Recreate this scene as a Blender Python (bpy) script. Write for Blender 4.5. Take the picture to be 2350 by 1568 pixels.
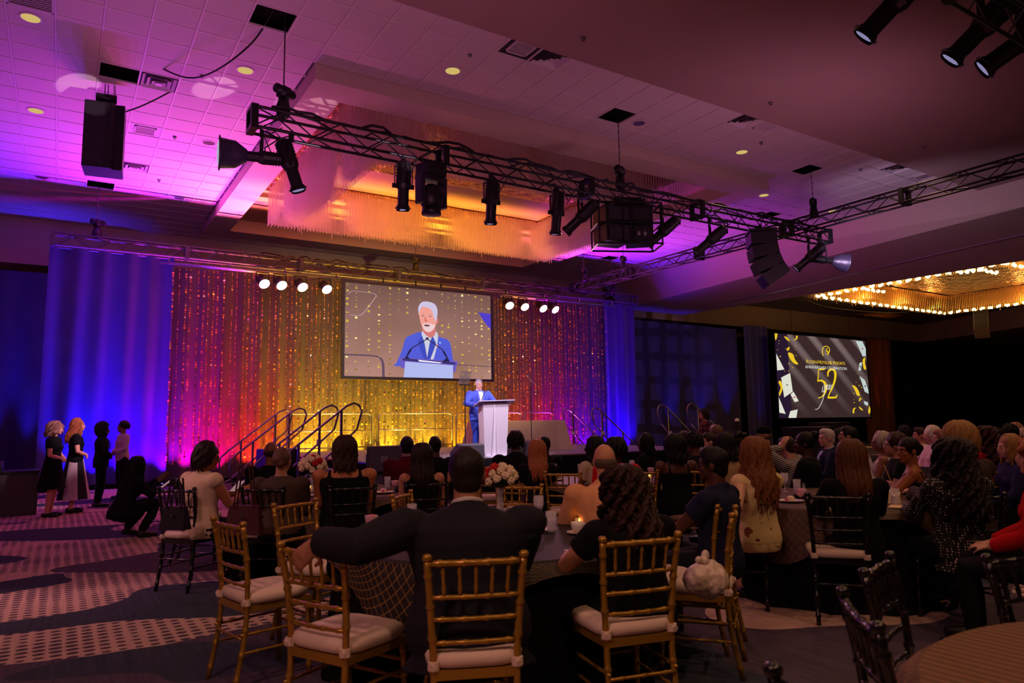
import bpy, math, random
from math import sin, cos, pi, radians, atan2, sqrt, hypot
from mathutils import Vector as V, Matrix, Quaternion
random.seed(7)
for o in list(bpy.data.objects): bpy.data.objects.remove(o)
sc = bpy.context.scene
COL = sc.collection

# ---------------------------------------------------------------- camera
F_PX, YAW, PITCH, ROLL = 1632.27, radians(32.3644), radians(6.5711), radians(-0.87596)
FW = V((sin(YAW)*cos(PITCH), cos(YAW)*cos(PITCH), sin(PITCH)))
_r = V((cos(YAW), -sin(YAW), 0)); _u = _r.cross(FW)
RT = _r*cos(ROLL) + _u*sin(ROLL); UP = -_r*sin(ROLL) + _u*cos(ROLL)
EYE = V((0, 0, 1.45))
cd = bpy.data.cameras.new('camera'); cam = bpy.data.objects.new('camera', cd); COL.objects.link(cam)
m3 = Matrix((RT, UP, -FW)).transposed()
cam.matrix_world = Matrix.Translation(EYE) @ m3.to_4x4()
cd.sensor_width = 36; cd.lens = F_PX/2350*36; cd.clip_end = 200; cd.clip_start = .05
cd.dof.use_dof = True; cd.dof.focus_distance = 15; cd.dof.aperture_fstop = 3.5
sc.camera = cam

def ray(x, y): return RT*(x-1175) - UP*(y-784) + FW*F_PX
def on(x, y, ax, v):
    d = ray(x, y); return EYE + d*((v-EYE[ax])/d[ax])
def onZ(x, y, z): return on(x, y, 2, z)
def onY(x, y, v): return on(x, y, 1, v)
H0 = 7.55
def deep(x, y, d):
    r = ray(x, y); return EYE + r*(d/F_PX)

# ---------------------------------------------------------------- world, exposure
sc.view_settings.view_transform = 'Standard'; sc.view_settings.look = 'None'
sc.view_settings.exposure = 0.0; sc.view_settings.gamma = 1.0
sc.view_settings.use_curve_mapping = False
w = bpy.data.worlds.new('world'); sc.world = w; w.use_nodes = True
w.node_tree.nodes['Background'].inputs[0].default_value = (.35, .12, .25, 1)
w.node_tree.nodes['Background'].inputs[1].default_value = .02

# ---------------------------------------------------------------- lights
def lin(c):
    return tuple((x/255/12.92 if x <= 10 else ((x/255+.055)/1.055)**2.4) for x in c)
def spot(loc, to, col, power, ang, blend=1.0, size=.06):
    l = bpy.data.lights.new('spot_lamp', 'SPOT'); l.energy = power; l.color = col
    l.spot_size = radians(ang); l.spot_blend = blend; l.shadow_soft_size = size
    o = bpy.data.objects.new('spot_lamp', l); COL.objects.link(o); o.location = loc
    o.rotation_euler = (V(to)-V(loc)).to_track_quat('-Z', 'Y').to_euler(); return o
def point(loc, col, power, size=.1):
    l = bpy.data.lights.new('point_lamp', 'POINT'); l.energy = power; l.color = col; l.shadow_soft_size = size
    o = bpy.data.objects.new('point_lamp', l); COL.objects.link(o); o.location = loc; return o
UPL = [  # uplights along the foot of the backdrop: x, colour, power
 (.35,(.02,.01,1),400),(.85,(.03,.0,1),420),(1.4,(.12,.0,1),420),(2.2,(.30,0,1),420),(2.9,(.85,0,.75),430),(3.6,(1,.0,.25),430),
 (4.4,(1,.03,.02),430),(5.2,(1,.22,.0),420),(6.1,(1,.54,.02),480),(7.2,(1,.60,.02),480),(8.4,(1,.62,.02),430),(9.6,(1,.58,.02),430),
 (10.8,(1,.42,.0),350),(12.0,(1,.25,.0),330),(13.1,(1,.06,.03),330),(14.1,(1,.0,.30),340),(15.0,(.5,0,1),380),(15.9,(.15,0,1),400),
 (16.8,(.04,.0,1),420),(17.7,(.04,.0,1),420)]
for x, c, p in UPL:
    spot((x, 19.99, .12), (x, 20.31, 7), c, p*3.2, 36, 1.0, .05)
    spot((x, 19.99, .12), (x, 20.40, 3), c, p*(3.4 if c[1] > .3 else 2.0), 84, 1.0, .05)
CEIL_WASH = [(.5,(.16,.04,1),1.1),(1.0,(.30,.05,1),1.2),(1.8,(.65,.05,1),1.5),(2.8,(1,.06,.70),1.9),(3.6,(1,.12,.35),1.7),(4.6,(1,.30,.14),1.5),(5.6,(1,.38,.05),1.9),(6.8,(1,.40,.04),2.1),(8.2,(1,.40,.04),2.2),
  (9.6,(1,.40,.04),2.2),(10.8,(1,.36,.05),2.0),(12.0,(1,.28,.12),1.7),(13.2,(1,.10,.45),1.5),(14.4,(.8,.05,.9),1.5),(15.6,(.5,.05,1),1.3),(16.8,(.3,.05,1),1.1)]
for x, c, k in CEIL_WASH:
    spot((x, 19.95, .12), (x, 17.2, 7.5), c, (1000 if c[2] < .1 else 850)*k, 72, 1.0, .05)
# blue uplights on the drapes at right and far left, amber on the corner drape
for x in (22.5, 25.0, 27.3, 29.2): spot((x, 24.55, .1), (x, 25.2, 6), (.05, .02, 1), 620, 40)
spot((31.3, 24.5, .1), (31.3, 25.1, 6), (.03, .01, 1), 90, 30)
for x in (42.6, 43.6): spot((x, 24.5, .1), (x, 25.2, 6), (1, .22, .02), 330, 24)
for x in (-1.6, -.7, .3): spot((x, 23.35, .1), (x, 23.85, 5), (.04, .02, 1), 800, 36)
# profile spots on the front truss, lighting lectern, stage and hosts
spot((5.0, 10.9, 4.9), (7.6, 13.2, 1.4), (1, .82, .95), 1050, 25, .3)
spot((9.6, 10.95, 4.6), (7.7, 13.2, 1.3), (1, .84, .92), 1050, 26, .3)
spot((8.1, 10.9, 4.9), (9.8, 16, 1.2), (1, .8, .7), 260, 45, .6)
spot((2.9, 10.8, 4.9), (.15, 15.0, 1.6), (1, .62, .78), 1300, 17, .6)
spot((12.4, 10.9, 4.9), (12.5, 20.2, 3.9), (.5, .3, 1), 260, 30, .8)
spot((3.8, 10.9, 4.9), (6.0, 20.2, 4.0), (.5, .3, 1), 260, 30, .8)
spot((9.2, 10.9, 4.5), (9.2, 20.2, 2.8), (1, .74, .36), 950, 62, .7)
# warm fill standing for house lamps above the audience, then added coloured fill spots
for x, y, p in ((-2, 0, 150), (1.5, -2.5, 260), (5.0, -1.5, 230), (8.5, 1.5, 170), (.2, 4.5, 60), (4.5, 4.0, 80), (8.5, 6.0, 150), (12, 4, 160), (15, 8, 100), (12.9, 10.41, 40), (16, 12.2, 50)):
    spot((x, y, 7.2), (x, y, 0), (1, .56, .32), p, 120, .6, .15)
spot((-4.0, 9.0, 4.5), (0, 12, 0), (1, .44, .50), 900, 120, .8, .3)  # added pink fill for the carpet at left, no fixture here
spot((9.5, 12.3, 4.4), (7.5, 5, 1), (1, .42, .62), 330, 110, 1, .4)  # added fill standing in for stage spill on the audience
spot((-2.5, 1.0, 5.0), (0, 5, 0), (1, .45, .45), 330, 110, .8, .3)  # added pink fill for the near left floor
for q_ in ((180, 195, H0), (495, 202, H0), (722, 248, 7.26)):
    q_ = onZ(*q_); spot((q_.x+2.5, q_.y-7, 2.6), q_, (1, .62, .85), 2300, 4.2, .25, .02)  # narrow spots added to draw the pale light patches on the ceiling
spot((3.0, 6.0, 3.6), (5, 12, 7.5), (1, .32, .62), 190, 150, 1, .5)  # this and the next spots: added pink fill for ceiling and bulkhead
spot((11.0, 6.0, 3.6), (12, 11, 7.5), (1, .38, .70), 240, 150, 1, .5)
spot((0.5, 9.0, 4.0), (0, 12, 7.5), (.9, .25, .75), 170, 150, 1, 1.8)
spot((8, 2, 2.0), (9, 3, 8), (1, .25, .32), 60, 160, 1, .5)
spot((2, 1, 2.0), (3, 1, 8), (1, .22, .35), 60, 160, 1, .5)
spot((14, 17, 4.6), (20.3, 16, 7.0), (1, .12, .9), 620, 100, 1, .3)
spot((15, 9.5, 5.2), (22, 10, 6.8), (.85, .6, 1), 200, 120, 1, .3)
for x, y in ((27.9, 12.5), (27.9, 15), (27.9, 17.6), (30.5, 18.4), (33.5, 18.4), (36.5, 18.4), (30.5, 11.6), (33.5, 11.6), (38, 15)): point((x, y, 6.9), (1, .50, .13), 42, .12)
# ---------------------------------------------------------------- mesh helpers
class MB:
    def __init__(s): s.v = []; s.f = []; s.uv = None
    def add(s, vs, fs):
        b = len(s.v); s.v += [tuple(x) for x in vs]; s.f += [tuple(i+b for i in f) for f in fs]; return s
    def box(s, c, h, R=None):
        c = V(c); P = [V((x*h[0], y*h[1], z*h[2])) for z in (-1, 1) for y in (-1, 1) for x in (-1, 1)]
        if R is not None: P = [R @ p for p in P]
        return s.add([c+p for p in P], [(0,2,3,1),(4,5,7,6),(0,1,5,4),(2,6,7,3),(0,4,6,2),(1,3,7,5)])
    def bb(s, a, b): return s.box([(a[i]+b[i])/2 for i in range(3)], [abs(b[i]-a[i])/2 for i in range(3)])
    def rings(s, R, cap=True, n=12):   # R: (centre, u, v, ru, rv)
        vs = []
        for c, u, v, ru, rv in R:
            for k in range(n):
                a = 2*pi*k/n; vs.append(V(c) + V(u)*(ru*cos(a)) + V(v)*(rv*sin(a)))
        fs = [(i*n+k, i*n+(k+1) % n, (i+1)*n+(k+1) % n, (i+1)*n+k) for i in range(len(R)-1) for k in range(n)]
        if cap:
            vs += [V(R[0][0]), V(R[-1][0])]; a, b = len(vs)-2, len(vs)-1; L = (len(R)-1)*n
            fs += [(a, (k+1) % n, k) for k in range(n)] + [(b, L+k, L+(k+1) % n) for k in range(n)]
        return s.add(vs, fs)
    def tube(s, pts, rad, n=8, round_=False, flat=1.0):
        P = [V(p) for p in pts]; N = len(P)
        if not hasattr(rad, '__len__'): rad = [rad]*N
        T = [(P[min(i+1, N-1)]-P[max(i-1, 0)]).normalized() for i in range(N)]
        a = V((0, 0, 1)) if abs(T[0].z) < .9 else V((1, 0, 0))
        u = (a - T[0]*a.dot(T[0])).normalized(); R = []
        for i in range(N):
            u = (u - T[i]*u.dot(T[i]))
            u = u.normalized() if u.length > 1e-6 else T[i].orthogonal().normalized()
            R.append((P[i], u, T[i].cross(u), rad[i]*flat, rad[i]))
        if round_:
            a, b = R[0], R[-1]
            R = [(a[0]-T[0]*a[4]*.9, a[1], a[2], a[3]*.35, a[4]*.35), (a[0]-T[0]*a[4]*.5, a[1], a[2], a[3]*.85, a[4]*.85)] + R + \
                [(b[0]+T[-1]*b[4]*.5, b[1], b[2], b[3]*.85, b[4]*.85), (b[0]+T[-1]*b[4]*.9, b[1], b[2], b[3]*.35, b[4]*.35)]
        return s.rings(R, True, n)
    def ell(s, c, r, M=None, n=12, m=7):
        c = V(c); R = []
        for i in range(m+1):
            t = -pi/2 + pi*i/m; z = sin(t)*.998 if 0 < i < m else sin(t); q = max(cos(t), .02)
            u, v, w_ = V((r[0]*q, 0, 0)), V((0, r[1]*q, 0)), V((0, 0, r[2]*z))
            if M is not None: u, v, w_ = M@u, M@v, M@w_
            R.append((c+w_, u, v, 1, 1))
        return s.rings(R, True, n)
    def lathe(s, prof, c=(0, 0, 0), n=20, cap=True):
        c = V(c); return s.rings([(c+V((0, 0, z)), (1, 0, 0), (0, 1, 0), r, r) for r, z in prof], cap, n)
    def prism(s, poly, ax, a, b):   # poly 2-D in the plane normal to axis ax
        def P(p, t):
            return (t, p[0], p[1]) if ax == 0 else ((p[0], t, p[1]) if ax == 1 else (p[0], p[1], t))
        n = len(poly); return s.add([P(p, a) for p in poly]+[P(p, b) for p in poly],
            [tuple(range(n)), tuple(range(2*n-1, n-1, -1))]+[(i, i+n, (i+1) % n+n, (i+1) % n) for i in range(n)])
    def me(s, name, mat, smooth=False):
        m = bpy.data.meshes.new(name); m.from_pydata(s.v, [], s.f)
        if mat: m.materials.append(mat)
        if smooth: m.shade_smooth()
        m.update(); return m
def spl3(pts, k):
    P = [V(p) for p in pts]
    if len(P) == 2: return P
    P = [2*P[0]-P[1]]+P+[2*P[-1]-P[-2]]; Q = []
    for i in range(1, len(P)-2):
        a, b, c, d = P[i-1:i+3]
        for j in range(k): t = j/k; Q.append(.5*((2*b)+(c-a)*t+(2*a-5*b+4*c-d)*t*t+(3*b-a-3*c+d)*t**3))
    return Q+[P[-2]]
def ob(name, data, parent=None, loc=None, rz=None, **props):
    if isinstance(data, tuple): data = data[0].me(name, data[1], len(data) > 2 and data[2])
    o = bpy.data.objects.new(name, data); COL.objects.link(o)
    if parent is not None: o.parent = parent
    if loc is not None: o.location = loc
    if rz is not None: o.rotation_euler = (0, 0, rz)
    for k, v in props.items(): o[k] = v
    return o
def thing(name, label, cat, loc=(0, 0, 0), rz=0, group=None, parent=None):
    o = ob(name, None, None, loc, rz, label=label, category=cat)
    if group: o['group'] = group
    return o
def tag(o, label, cat, group=None, kind=None):
    o['label'] = label; o['category'] = cat
    if group: o['group'] = group
    if kind: o['kind'] = kind
    return o
def dup(root, loc=None, rz=None, label=None, group=None, parent=None):
    r = root.copy(); COL.objects.link(r)
    if loc is not None: r.location = loc
    if rz is not None: r.rotation_euler = (0, 0, rz)
    if label: r['label'] = label
    if group: r['group'] = group
    if parent: r.parent = parent
    for ch in root.children: dup(ch, parent=r)
    return r

# ---------------------------------------------------------------- materials
MC = {}
def mat(name, col, rough=.6, metal=0, emit=None, es=0, spec=.5, noise=0, nscale=40, bump=0, bscale=80, alpha=1, trans=0, sheen=0):
    if name in MC: return MC[name]
    m = bpy.data.materials.new(name); m.use_nodes = True; nt = m.node_tree; b = nt.nodes['Principled BSDF']
    c = lin(col) + (1,)
    b.inputs['Base Color'].default_value = c; b.inputs['Roughness'].default_value = rough; b.inputs['Metallic'].default_value = metal
    b.inputs['Specular IOR Level'].default_value = spec
    if emit: b.inputs['Emission Color'].default_value = lin(emit)+(1,); b.inputs['Emission Strength'].default_value = es
    if trans: b.inputs['Transmission Weight'].default_value = trans; b.inputs['IOR'].default_value = 1.45
    if alpha < 1: b.inputs['Alpha'].default_value = alpha
    if sheen: b.inputs['Sheen Weight'].default_value = sheen
    tc = nt.nodes.new('ShaderNodeTexCoord')
    if noise:
        n = nt.nodes.new('ShaderNodeTexNoise'); n.inputs['Scale'].default_value = nscale; n.inputs['Detail'].default_value = 4
        nt.links.new(tc.outputs['Object'], n.inputs['Vector'])
        mx = nt.nodes.new('ShaderNodeMix'); mx.data_type = 'RGBA'
        mx.inputs[6].default_value = tuple(x*(1-noise) for x in c[:3])+(1,); mx.inputs[7].default_value = tuple(min(1, x*(1+noise)) for x in c[:3])+(1,)
        nt.links.new(n.outputs['Fac'], mx.inputs[0]); nt.links.new(mx.outputs[2], b.inputs['Base Color'])
    if bump:
        n = nt.nodes.new('ShaderNodeTexNoise'); n.inputs['Scale'].default_value = bscale; n.inputs['Detail'].default_value = 3
        nt.links.new(tc.outputs['Object'], n.inputs['Vector'])
        bp = nt.nodes.new('ShaderNodeBump'); bp.inputs['Strength'].default_value = bump; bp.inputs['Distance'].default_value = .02
        nt.links.new(n.outputs['Fac'], bp.inputs['Height']); nt.links.new(bp.outputs[0], b.inputs['Normal'])
    MC[name] = m; return m
def M_(nt, op, a, b=None, c=None):
    n = nt.nodes.new('ShaderNodeMath'); n.operation = op
    for i, x in enumerate((a, b, c)):
        if x is None: continue
        if isinstance(x, (int, float)): n.inputs[i].default_value = x
        else: nt.links.new(x, n.inputs[i])
    return n.outputs[0]
def mix(nt, f, a, b):
    n = nt.nodes.new('ShaderNodeMix'); n.data_type = 'RGBA'
    for i, x in ((0, f), (6, a), (7, b)):
        if isinstance(x, tuple): n.inputs[i].default_value = x if len(x) == 4 else x+(1,)
        elif isinstance(x, (int, float)): n.inputs[i].default_value = x
        else: nt.links.new(x, n.inputs[i])
    return n.outputs[2]
def tex(nt, kind, vec, **kw):
    n = nt.nodes.new(kind)
    for k, v in kw.items():
        k = k.replace('_', ' ')
        if k in n.inputs: n.inputs[k].default_value = v
    if vec is not None: nt.links.new(vec, n.inputs['Vector'])
    return n
def emi(name, col, s=1.0):
    if name in MC: return MC[name]
    m = bpy.data.materials.new(name); m.use_nodes = True; nt = m.node_tree; nt.nodes.remove(nt.nodes['Principled BSDF'])
    e = nt.nodes.new('ShaderNodeEmission'); e.inputs[0].default_value = lin(col)+(1,); e.inputs[1].default_value = s
    nt.links.new(e.outputs[0], nt.nodes['Material Output'].inputs[0]); MC[name] = m; return m
BLACK = mat('black_paint', (22, 21, 24), .45, spec=.4, noise=.2, nscale=30)
TRUSS = mat('black_truss', (30, 29, 33), .4, metal=.3, noise=.2, nscale=20)
CHROME = mat('brushed_steel', (170, 170, 178), .28, metal=1, noise=.1, nscale=50)
PLASTER = mat('painted_plaster', (196, 176, 160), .8, noise=.04, nscale=3)
DARKPL = mat('tan_plaster', (150, 126, 100), .85, noise=.05, nscale=2)

# ---------------------------------------------------------------- carpet
def carpet():
    m = bpy.data.materials.new('patterned_carpet'); m.use_nodes = True; nt = m.node_tree; b = nt.nodes['Principled BSDF']
    tc = nt.nodes.new('ShaderNodeTexCoord'); ob_ = tc.outputs['Object']
    sp = nt.nodes.new('ShaderNodeSeparateXYZ'); nt.links.new(ob_, sp.inputs[0]); X, Y = sp.outputs[0], sp.outputs[1]
    n1 = tex(nt, 'ShaderNodeTexNoise', ob_, Scale=.42, Detail=1.0, Roughness=.3)
    mp = nt.nodes.new('ShaderNodeMapping'); mp.inputs['Scale'].default_value = (.22, .42, 1); mp.inputs['Rotation'].default_value = (0, 0, .1); mp.inputs['Location'].default_value = (3.1, 1.7, 0)
    nt.links.new(ob_, mp.inputs[0]); n2 = tex(nt, 'ShaderNodeTexNoise', mp.outputs[0], Scale=1.0, Detail=.5, Distortion=.4)
    big = M_(nt, 'GREATER_THAN', n1.outputs['Fac'], .52)
    bias = M_(nt, 'MINIMUM', M_(nt, 'MAXIMUM', M_(nt, 'MULTIPLY', M_(nt, 'SUBTRACT', 1.4, X), .10), -.10), .09)
    zone = M_(nt, 'GREATER_THAN', M_(nt, 'ADD', n2.outputs['Fac'], bias), .50)
    # dots in rows
    def saw(v, per, off=0.0):
        a = M_(nt, 'DIVIDE', v, per); 
        if off: a = M_(nt, 'ADD', a, off)
        return M_(nt, 'SUBTRACT', M_(nt, 'FRACT', a), .5)
    U, W = X, Y
    sx, sy = saw(U, .095), saw(W, .095)
    d = M_(nt, 'ADD', M_(nt, 'MULTIPLY', sx, sx), M_(nt, 'MULTIPLY', M_(nt, 'MULTIPLY', sy, sy), 1.6))
    n3 = tex(nt, 'ShaderNodeTexNoise', ob_, Scale=1.6, Detail=1)
    rad = M_(nt, 'MULTIPLY', M_(nt, 'SUBTRACT', n3.outputs['Fac'], .22), .42)
    dot = M_(nt, 'LESS_THAN', d, rad)
    # streaks
    mp2 = nt.nodes.new('ShaderNodeMapping'); mp2.inputs['Scale'].default_value = (38, 1.2, 1); mp2.inputs['Rotation'].default_value = (0, 0, 0)
    nt.links.new(ob_, mp2.inputs[0]); n4 = tex(nt, 'ShaderNodeTexNoise', mp2.outputs[0], Scale=1.0, Detail=2)
    purple = mix(nt, n4.outputs['Fac'], lin((58, 48, 66)), lin((98, 84, 96)))
    beige = mix(nt, n4.outputs['Fac'], lin((214, 178, 158)), lin((170, 138, 128)))
    teal = mix(nt, n4.outputs['Fac'], lin((70, 74, 88)), lin((44, 48, 62)))
    dots = mix(nt, dot, beige, purple)
    a = mix(nt, zone, purple, dots)
    c = mix(nt, M_(nt, 'GREATER_THAN', n1.outputs['Fac'], .60), a, beige)
    n5 = tex(nt, 'ShaderNodeTexNoise', mp.outputs[0], Scale=2.1, Detail=.3)
    c = mix(nt, M_(nt, 'GREATER_THAN', n5.outputs['Fac'], .57), c, teal)
    nt.links.new(c, b.inputs['Base Color']); b.inputs['Roughness'].default_value = .95; b.inputs['Specular IOR Level'].default_value = .1
    f = tex(nt, 'ShaderNodeTexNoise', ob_, Scale=420.0, Detail=2); bp = nt.nodes.new('ShaderNodeBump'); bp.inputs['Strength'].default_value = .3; bp.inputs['Distance'].default_value = .01
    nt.links.new(f.outputs['Fac'], bp.inputs['Height']); nt.links.new(bp.outputs[0], b.inputs['Normal'])
    return m
CARPET = carpet()

# ---------------------------------------------------------------- room shell
H = 7.55; BULK = 8.62
ob('floor', (MB().bb((-12, -10, -.1), (66, 30, 0)), CARPET), kind='structure')
ceil = ob('ceiling', (MB().bb((-2.2, 8.5, 7.98), (21.6, 26, 8.06)).bb((-12, -10, 7.98), (66, 8.5, 8.06)), mat('plenum_deck', (40, 34, 34), .9, noise=.1)), kind='structure')
GX, GY, SX, SY = -.958, 8.888, .613, .606
TILE = mat('mineral_ceiling_tile', (206, 190, 190), .9, noise=.05, nscale=60, bump=.15, bscale=300)
GRID = mat('ceiling_grid_bar', (215, 200, 200), .5, spec=.5, noise=.03)
COF = (3.35, 15.05, 11.35, 22.6)     # lighting coffer footprint
holes = [(2.42,10.4),(.6,13.4),(9.1,10.4),(15.3,10.35),(17.9,13.4),(.35,20.4),(17.3,20.4)]
def cell(x, y): return (int(math.floor((x-GX)/SX)), int(math.floor((y-GY)/SY)))
HC = {cell(x, y) for x, y in holes}
VENTS = [(368/1, 186),(1270,128),(1718,272),(2067,385),(315,384),(1665,505)]
GRILL = [(60,0),(332,298),(1197,110),(1768,288),(2108,402)]
VC = {}
for k, l in (('v', VENTS), ('g', GRILL)):
    for q in l:
        p = onZ(q[0], q[1], H); VC[cell(p.x, p.y)] = k
tm = MB(); a, b_ = SX/2-.017, SY/2-.018
tm.add([(-a,-b_,0),(a,-b_,0),(a,b_,0),(-a,b_,0),(-a,-b_,.015),(a,-b_,.015),(a,b_,.015),(-a,b_,.015)], [(0,1,2,3)[::-1],(0,1,5,4),(1,2,6,5),(2,3,7,6),(3,0,4,7)])
TM = tm.me('tile', TILE)
cells = []
for i in range(-3, 35):
    for j in range(-1, 26):
        cx_, cy_ = GX+(i+.5)*SX, GY+(j+.5)*SY
        if COF[0]-.1 < cx_ < COF[1]+.1 and COF[2]-.05 < cy_ < COF[3]+.1: continue
        if (i, j) in HC or j < 0 or cx_ > 20.2 or cx_ < -1.9: continue
        if (i, j) in VC: continue
        cells.append((hypot(cx_, cy_)+(0 if cy_ < 20.6 else 30), cx_, cy_))
cells.sort()
for k, (d, x, y) in enumerate(cells[:300]): ob('tile', TM, ceil, (x, y, H+.006))
far = MB()
for d, x, y in cells[300:]: far.add([(x+p[0], y+p[1], H+.006+p[2]) for p in tm.v], tm.f)
for k in range(62): far.bb((-1.9+k*SX*.98, 8.66, H+.004), (-1.9+(k+.96)*SX*.98, 8.876, H+.02)) if -1.9+k*SX*.98 < 20 else None
ob('tiles', (far, TILE), ceil, kind='stuff')
g = MB()
for i in range(-3, 36):
    x = GX+i*SX
    if x < -1.95 or x > 20.2: continue
    for y0, y1 in (((8.66, COF[2]), (COF[3], 24.4)) if COF[0]-.02 < x < COF[1]+.02 else ((8.66, 24.4),)): g.bb((x-.014, y0, H-.006), (x+.014, y1, H+.03))
for j in range(0, 27):
    y = GY+j*SY
    if y > 24.4: continue
    for x0, x1 in (((-1.95, COF[0]), (COF[1], 20.3)) if COF[2]-.02 < y < COF[3]+.02 else ((-1.95, 20.3),)): g.bb((x0, y-.011, H-.003), (x1, y+.011, H+.03))
ob('grid_bars', (g, GRID), ceil, kind='stuff')
BR = mat('painted_bulkhead', (160, 132, 124), .85, noise=.05, nscale=1.5)
ob('trim_1', (MB().bb((-12, -10, 7.30), (66, BULK-.02, 7.44)).bb((-12, BULK-.02, 7.30), (20.3, BULK+.04, 7.58)), BR), kind='structure')
# coffer ring with fascia and recessed inner ceiling
x0, x1, y0, y1 = COF; ix0, ix1, iy0, iy1 = 4.0, 14.4, 12.02, 21.9
cf = MB()
cf.bb((x0, y0, 7.27), (x1, y0+.03, 7.6)); cf.bb((x0, y0+.03, 7.27), (x0+.03, y1, 7.6)); cf.bb((x1-.03, y0+.03, 7.27), (x1, y1, 7.6)); cf.bb((x0, y1-.03, 7.27), (x1, y1, 7.6))
cf.bb((x0+.03, y0+.03, 7.27), (ix0, y1-.03, 7.30)); cf.bb((ix1, y0+.03, 7.27), (x1-.03, y1-.03, 7.30)); cf.bb((ix0, y0+.03, 7.27), (ix1, iy0, 7.30)); cf.bb((ix0, iy1, 7.27), (ix1, y1-.03, 7.30))
cf.bb((ix0-.02, iy0, 7.3), (ix0, iy1, 7.9)); cf.bb((ix1, iy0, 7.3), (ix1+.02, iy1, 7.9)); cf.bb((ix0, iy0-.02, 7.3), (ix1, iy0, 7.9)); cf.bb((ix0, iy1, 7.3), (ix1, iy1+.02, 7.9))
ob('trim_2', (cf, PLASTER), kind='structure')
# crinkled foil above the rods
def foil():
    m = bpy.data.materials.new('crinkled_gold_foil'); m.use_nodes = True; nt = m.node_tree; b = nt.nodes['Principled BSDF']
    b.inputs['Base Color'].default_value = lin((190, 140, 90))+(1,); b.inputs['Metallic'].default_value = .9; b.inputs['Roughness'].default_value = .25
    tc = nt.nodes.new('ShaderNodeTexCoord'); n = tex(nt, 'ShaderNodeTexVoronoi', tc.outputs['Object'], Scale=2.6)
    n2 = tex(nt, 'ShaderNodeTexNoise', tc.outputs['Object'], Scale=3.5, Detail=4, Distortion=1.2)
    h = M_(nt, 'ADD', n.outputs['Distance'], n2.outputs['Fac']); bp = nt.nodes.new('ShaderNodeBump'); bp.inputs['Strength'].default_value = .8; bp.inputs['Distance'].default_value = .12
    nt.links.new(h, bp.inputs['Height']); nt.links.new(bp.outputs[0], b.inputs['Normal']); return m
FOIL = foil()
mz = 7.62; hx0, hx1, hy0, hy1 = 4.3, 13.1, 12.3, 18.55; bw = 1.0
inn = MB(); inn.bb((hx0+bw, hy0+bw, mz-.02), (hx1-bw, 15.9, mz+.02))
ob('trim_3', (inn, FOIL), kind='structure')
inn = MB(); inn.bb((ix0, iy0, mz+.02), (ix1, iy1, mz+.05)); ob('trim_4', (inn, mat('coffer_panel', (190, 150, 120), .8, noise=.06)), kind='structure')
ob('trim_5', (MB().bb((ix0, 18.9, 7.5), (ix1, 18.93, 7.62)), DARKPL), kind='structure')
# walls
WALLM = mat('dark_wall', (70, 58, 54), .9, noise=.06, nscale=2)
ob('wall_back', (MB().bb((-12, 27.9, 0), (66, 28.1, 8)), WALLM), kind='structure')
ob('wall_left', (MB().bb((-2.1, 8.5, 0), (-1.95, 28, 8)), PLASTER), kind='structure')
ob('wall_front', (MB().bb((-12, -10.1, 0), (66, -10, 8)), WALLM), kind='structure')
ob('wall_right', (MB().bb((66, -10, 0), (66.2, 28, 8)), WALLM), kind='structure')
ob('trim_6', (MB().bb((-1.95, 24.4, 6.22), (20.3, 24.6, 7.7)).bb((-1.95, 24.6, 6.22), (20.3, 27.9, 6.3)), PLASTER), kind='structure')
# wide soffit between the two rooms
bm_ = MB()
A, B, Cc, D = (19.95, 5.0), (21.35, 24.6), (25.4, 24.6), (27.2, 6.0)
bm_.add([(A[0]-.35, -10, 6.6), (A[0]+.0, 7.5, 6.6), (21.63, 24.6, 6.6), (25.5, 24.6, 6.6), (27.0, 10.4, 6.6), (27.3, -10, 6.6)]+[(A[0]-.35, -10, 7.9), (A[0]+.0, 7.5, 7.9), (20.3, 24.6, 7.9), (25.5, 24.6, 7.9), (27.0, 10.4, 7.9), (27.3, -10, 7.9)],
  [(0,1,2,3,4,5)[::-1], (0,1,7,6), (1,2,8,7), (2,3,9,8), (3,4,10,9), (4,5,11,10), (5,0,6,11)])
ob('trim_7', (bm_, PLASTER), kind='structure')
ob('trim_8', (MB().add([(22.86, 8.2, 6.594), (23.0, 8.2, 6.594), (24.65, 21.0, 6.594), (24.5, 21.0, 6.594), (22.86, 8.2, 6.57), (23.0, 8.2, 6.57), (24.65, 21.0, 6.57), (24.5, 21.0, 6.57)],
   [(0,1,2,3),(7,6,5,4),(0,4,5,1),(1,5,6,2),(2,6,7,3),(3,7,4,0)]), mat('steel_track', (170,160,165), .35, metal=.7, noise=.1)), kind='structure')
# recessed ceiling, fascias of the right-hand room
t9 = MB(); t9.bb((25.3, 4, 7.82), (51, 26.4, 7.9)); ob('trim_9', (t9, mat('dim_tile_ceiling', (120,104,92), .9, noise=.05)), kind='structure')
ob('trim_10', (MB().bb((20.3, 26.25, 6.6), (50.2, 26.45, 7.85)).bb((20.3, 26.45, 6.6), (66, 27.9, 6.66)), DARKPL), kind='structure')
t11 = MB(); t11.add([(50.2,26.3,6.6),(41.5,4,6.6),(41.5,4,7.85),(50.2,26.3,7.85),(50.4,26.3,6.6),(41.7,4,6.6),(41.7,4,7.85),(50.4,26.3,7.85)],[(0,1,2,3),(7,6,5,4),(0,4,5,1),(3,2,6,7),(0,3,7,4),(1,5,6,2)])
t11.add([(50.4,26.3,6.6),(41.7,4,6.6),(66,4,6.6),(66,26.3,6.6)],[(0,1,2,3)]); ob('trim_11', (t11, DARKPL), kind='structure')

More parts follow.
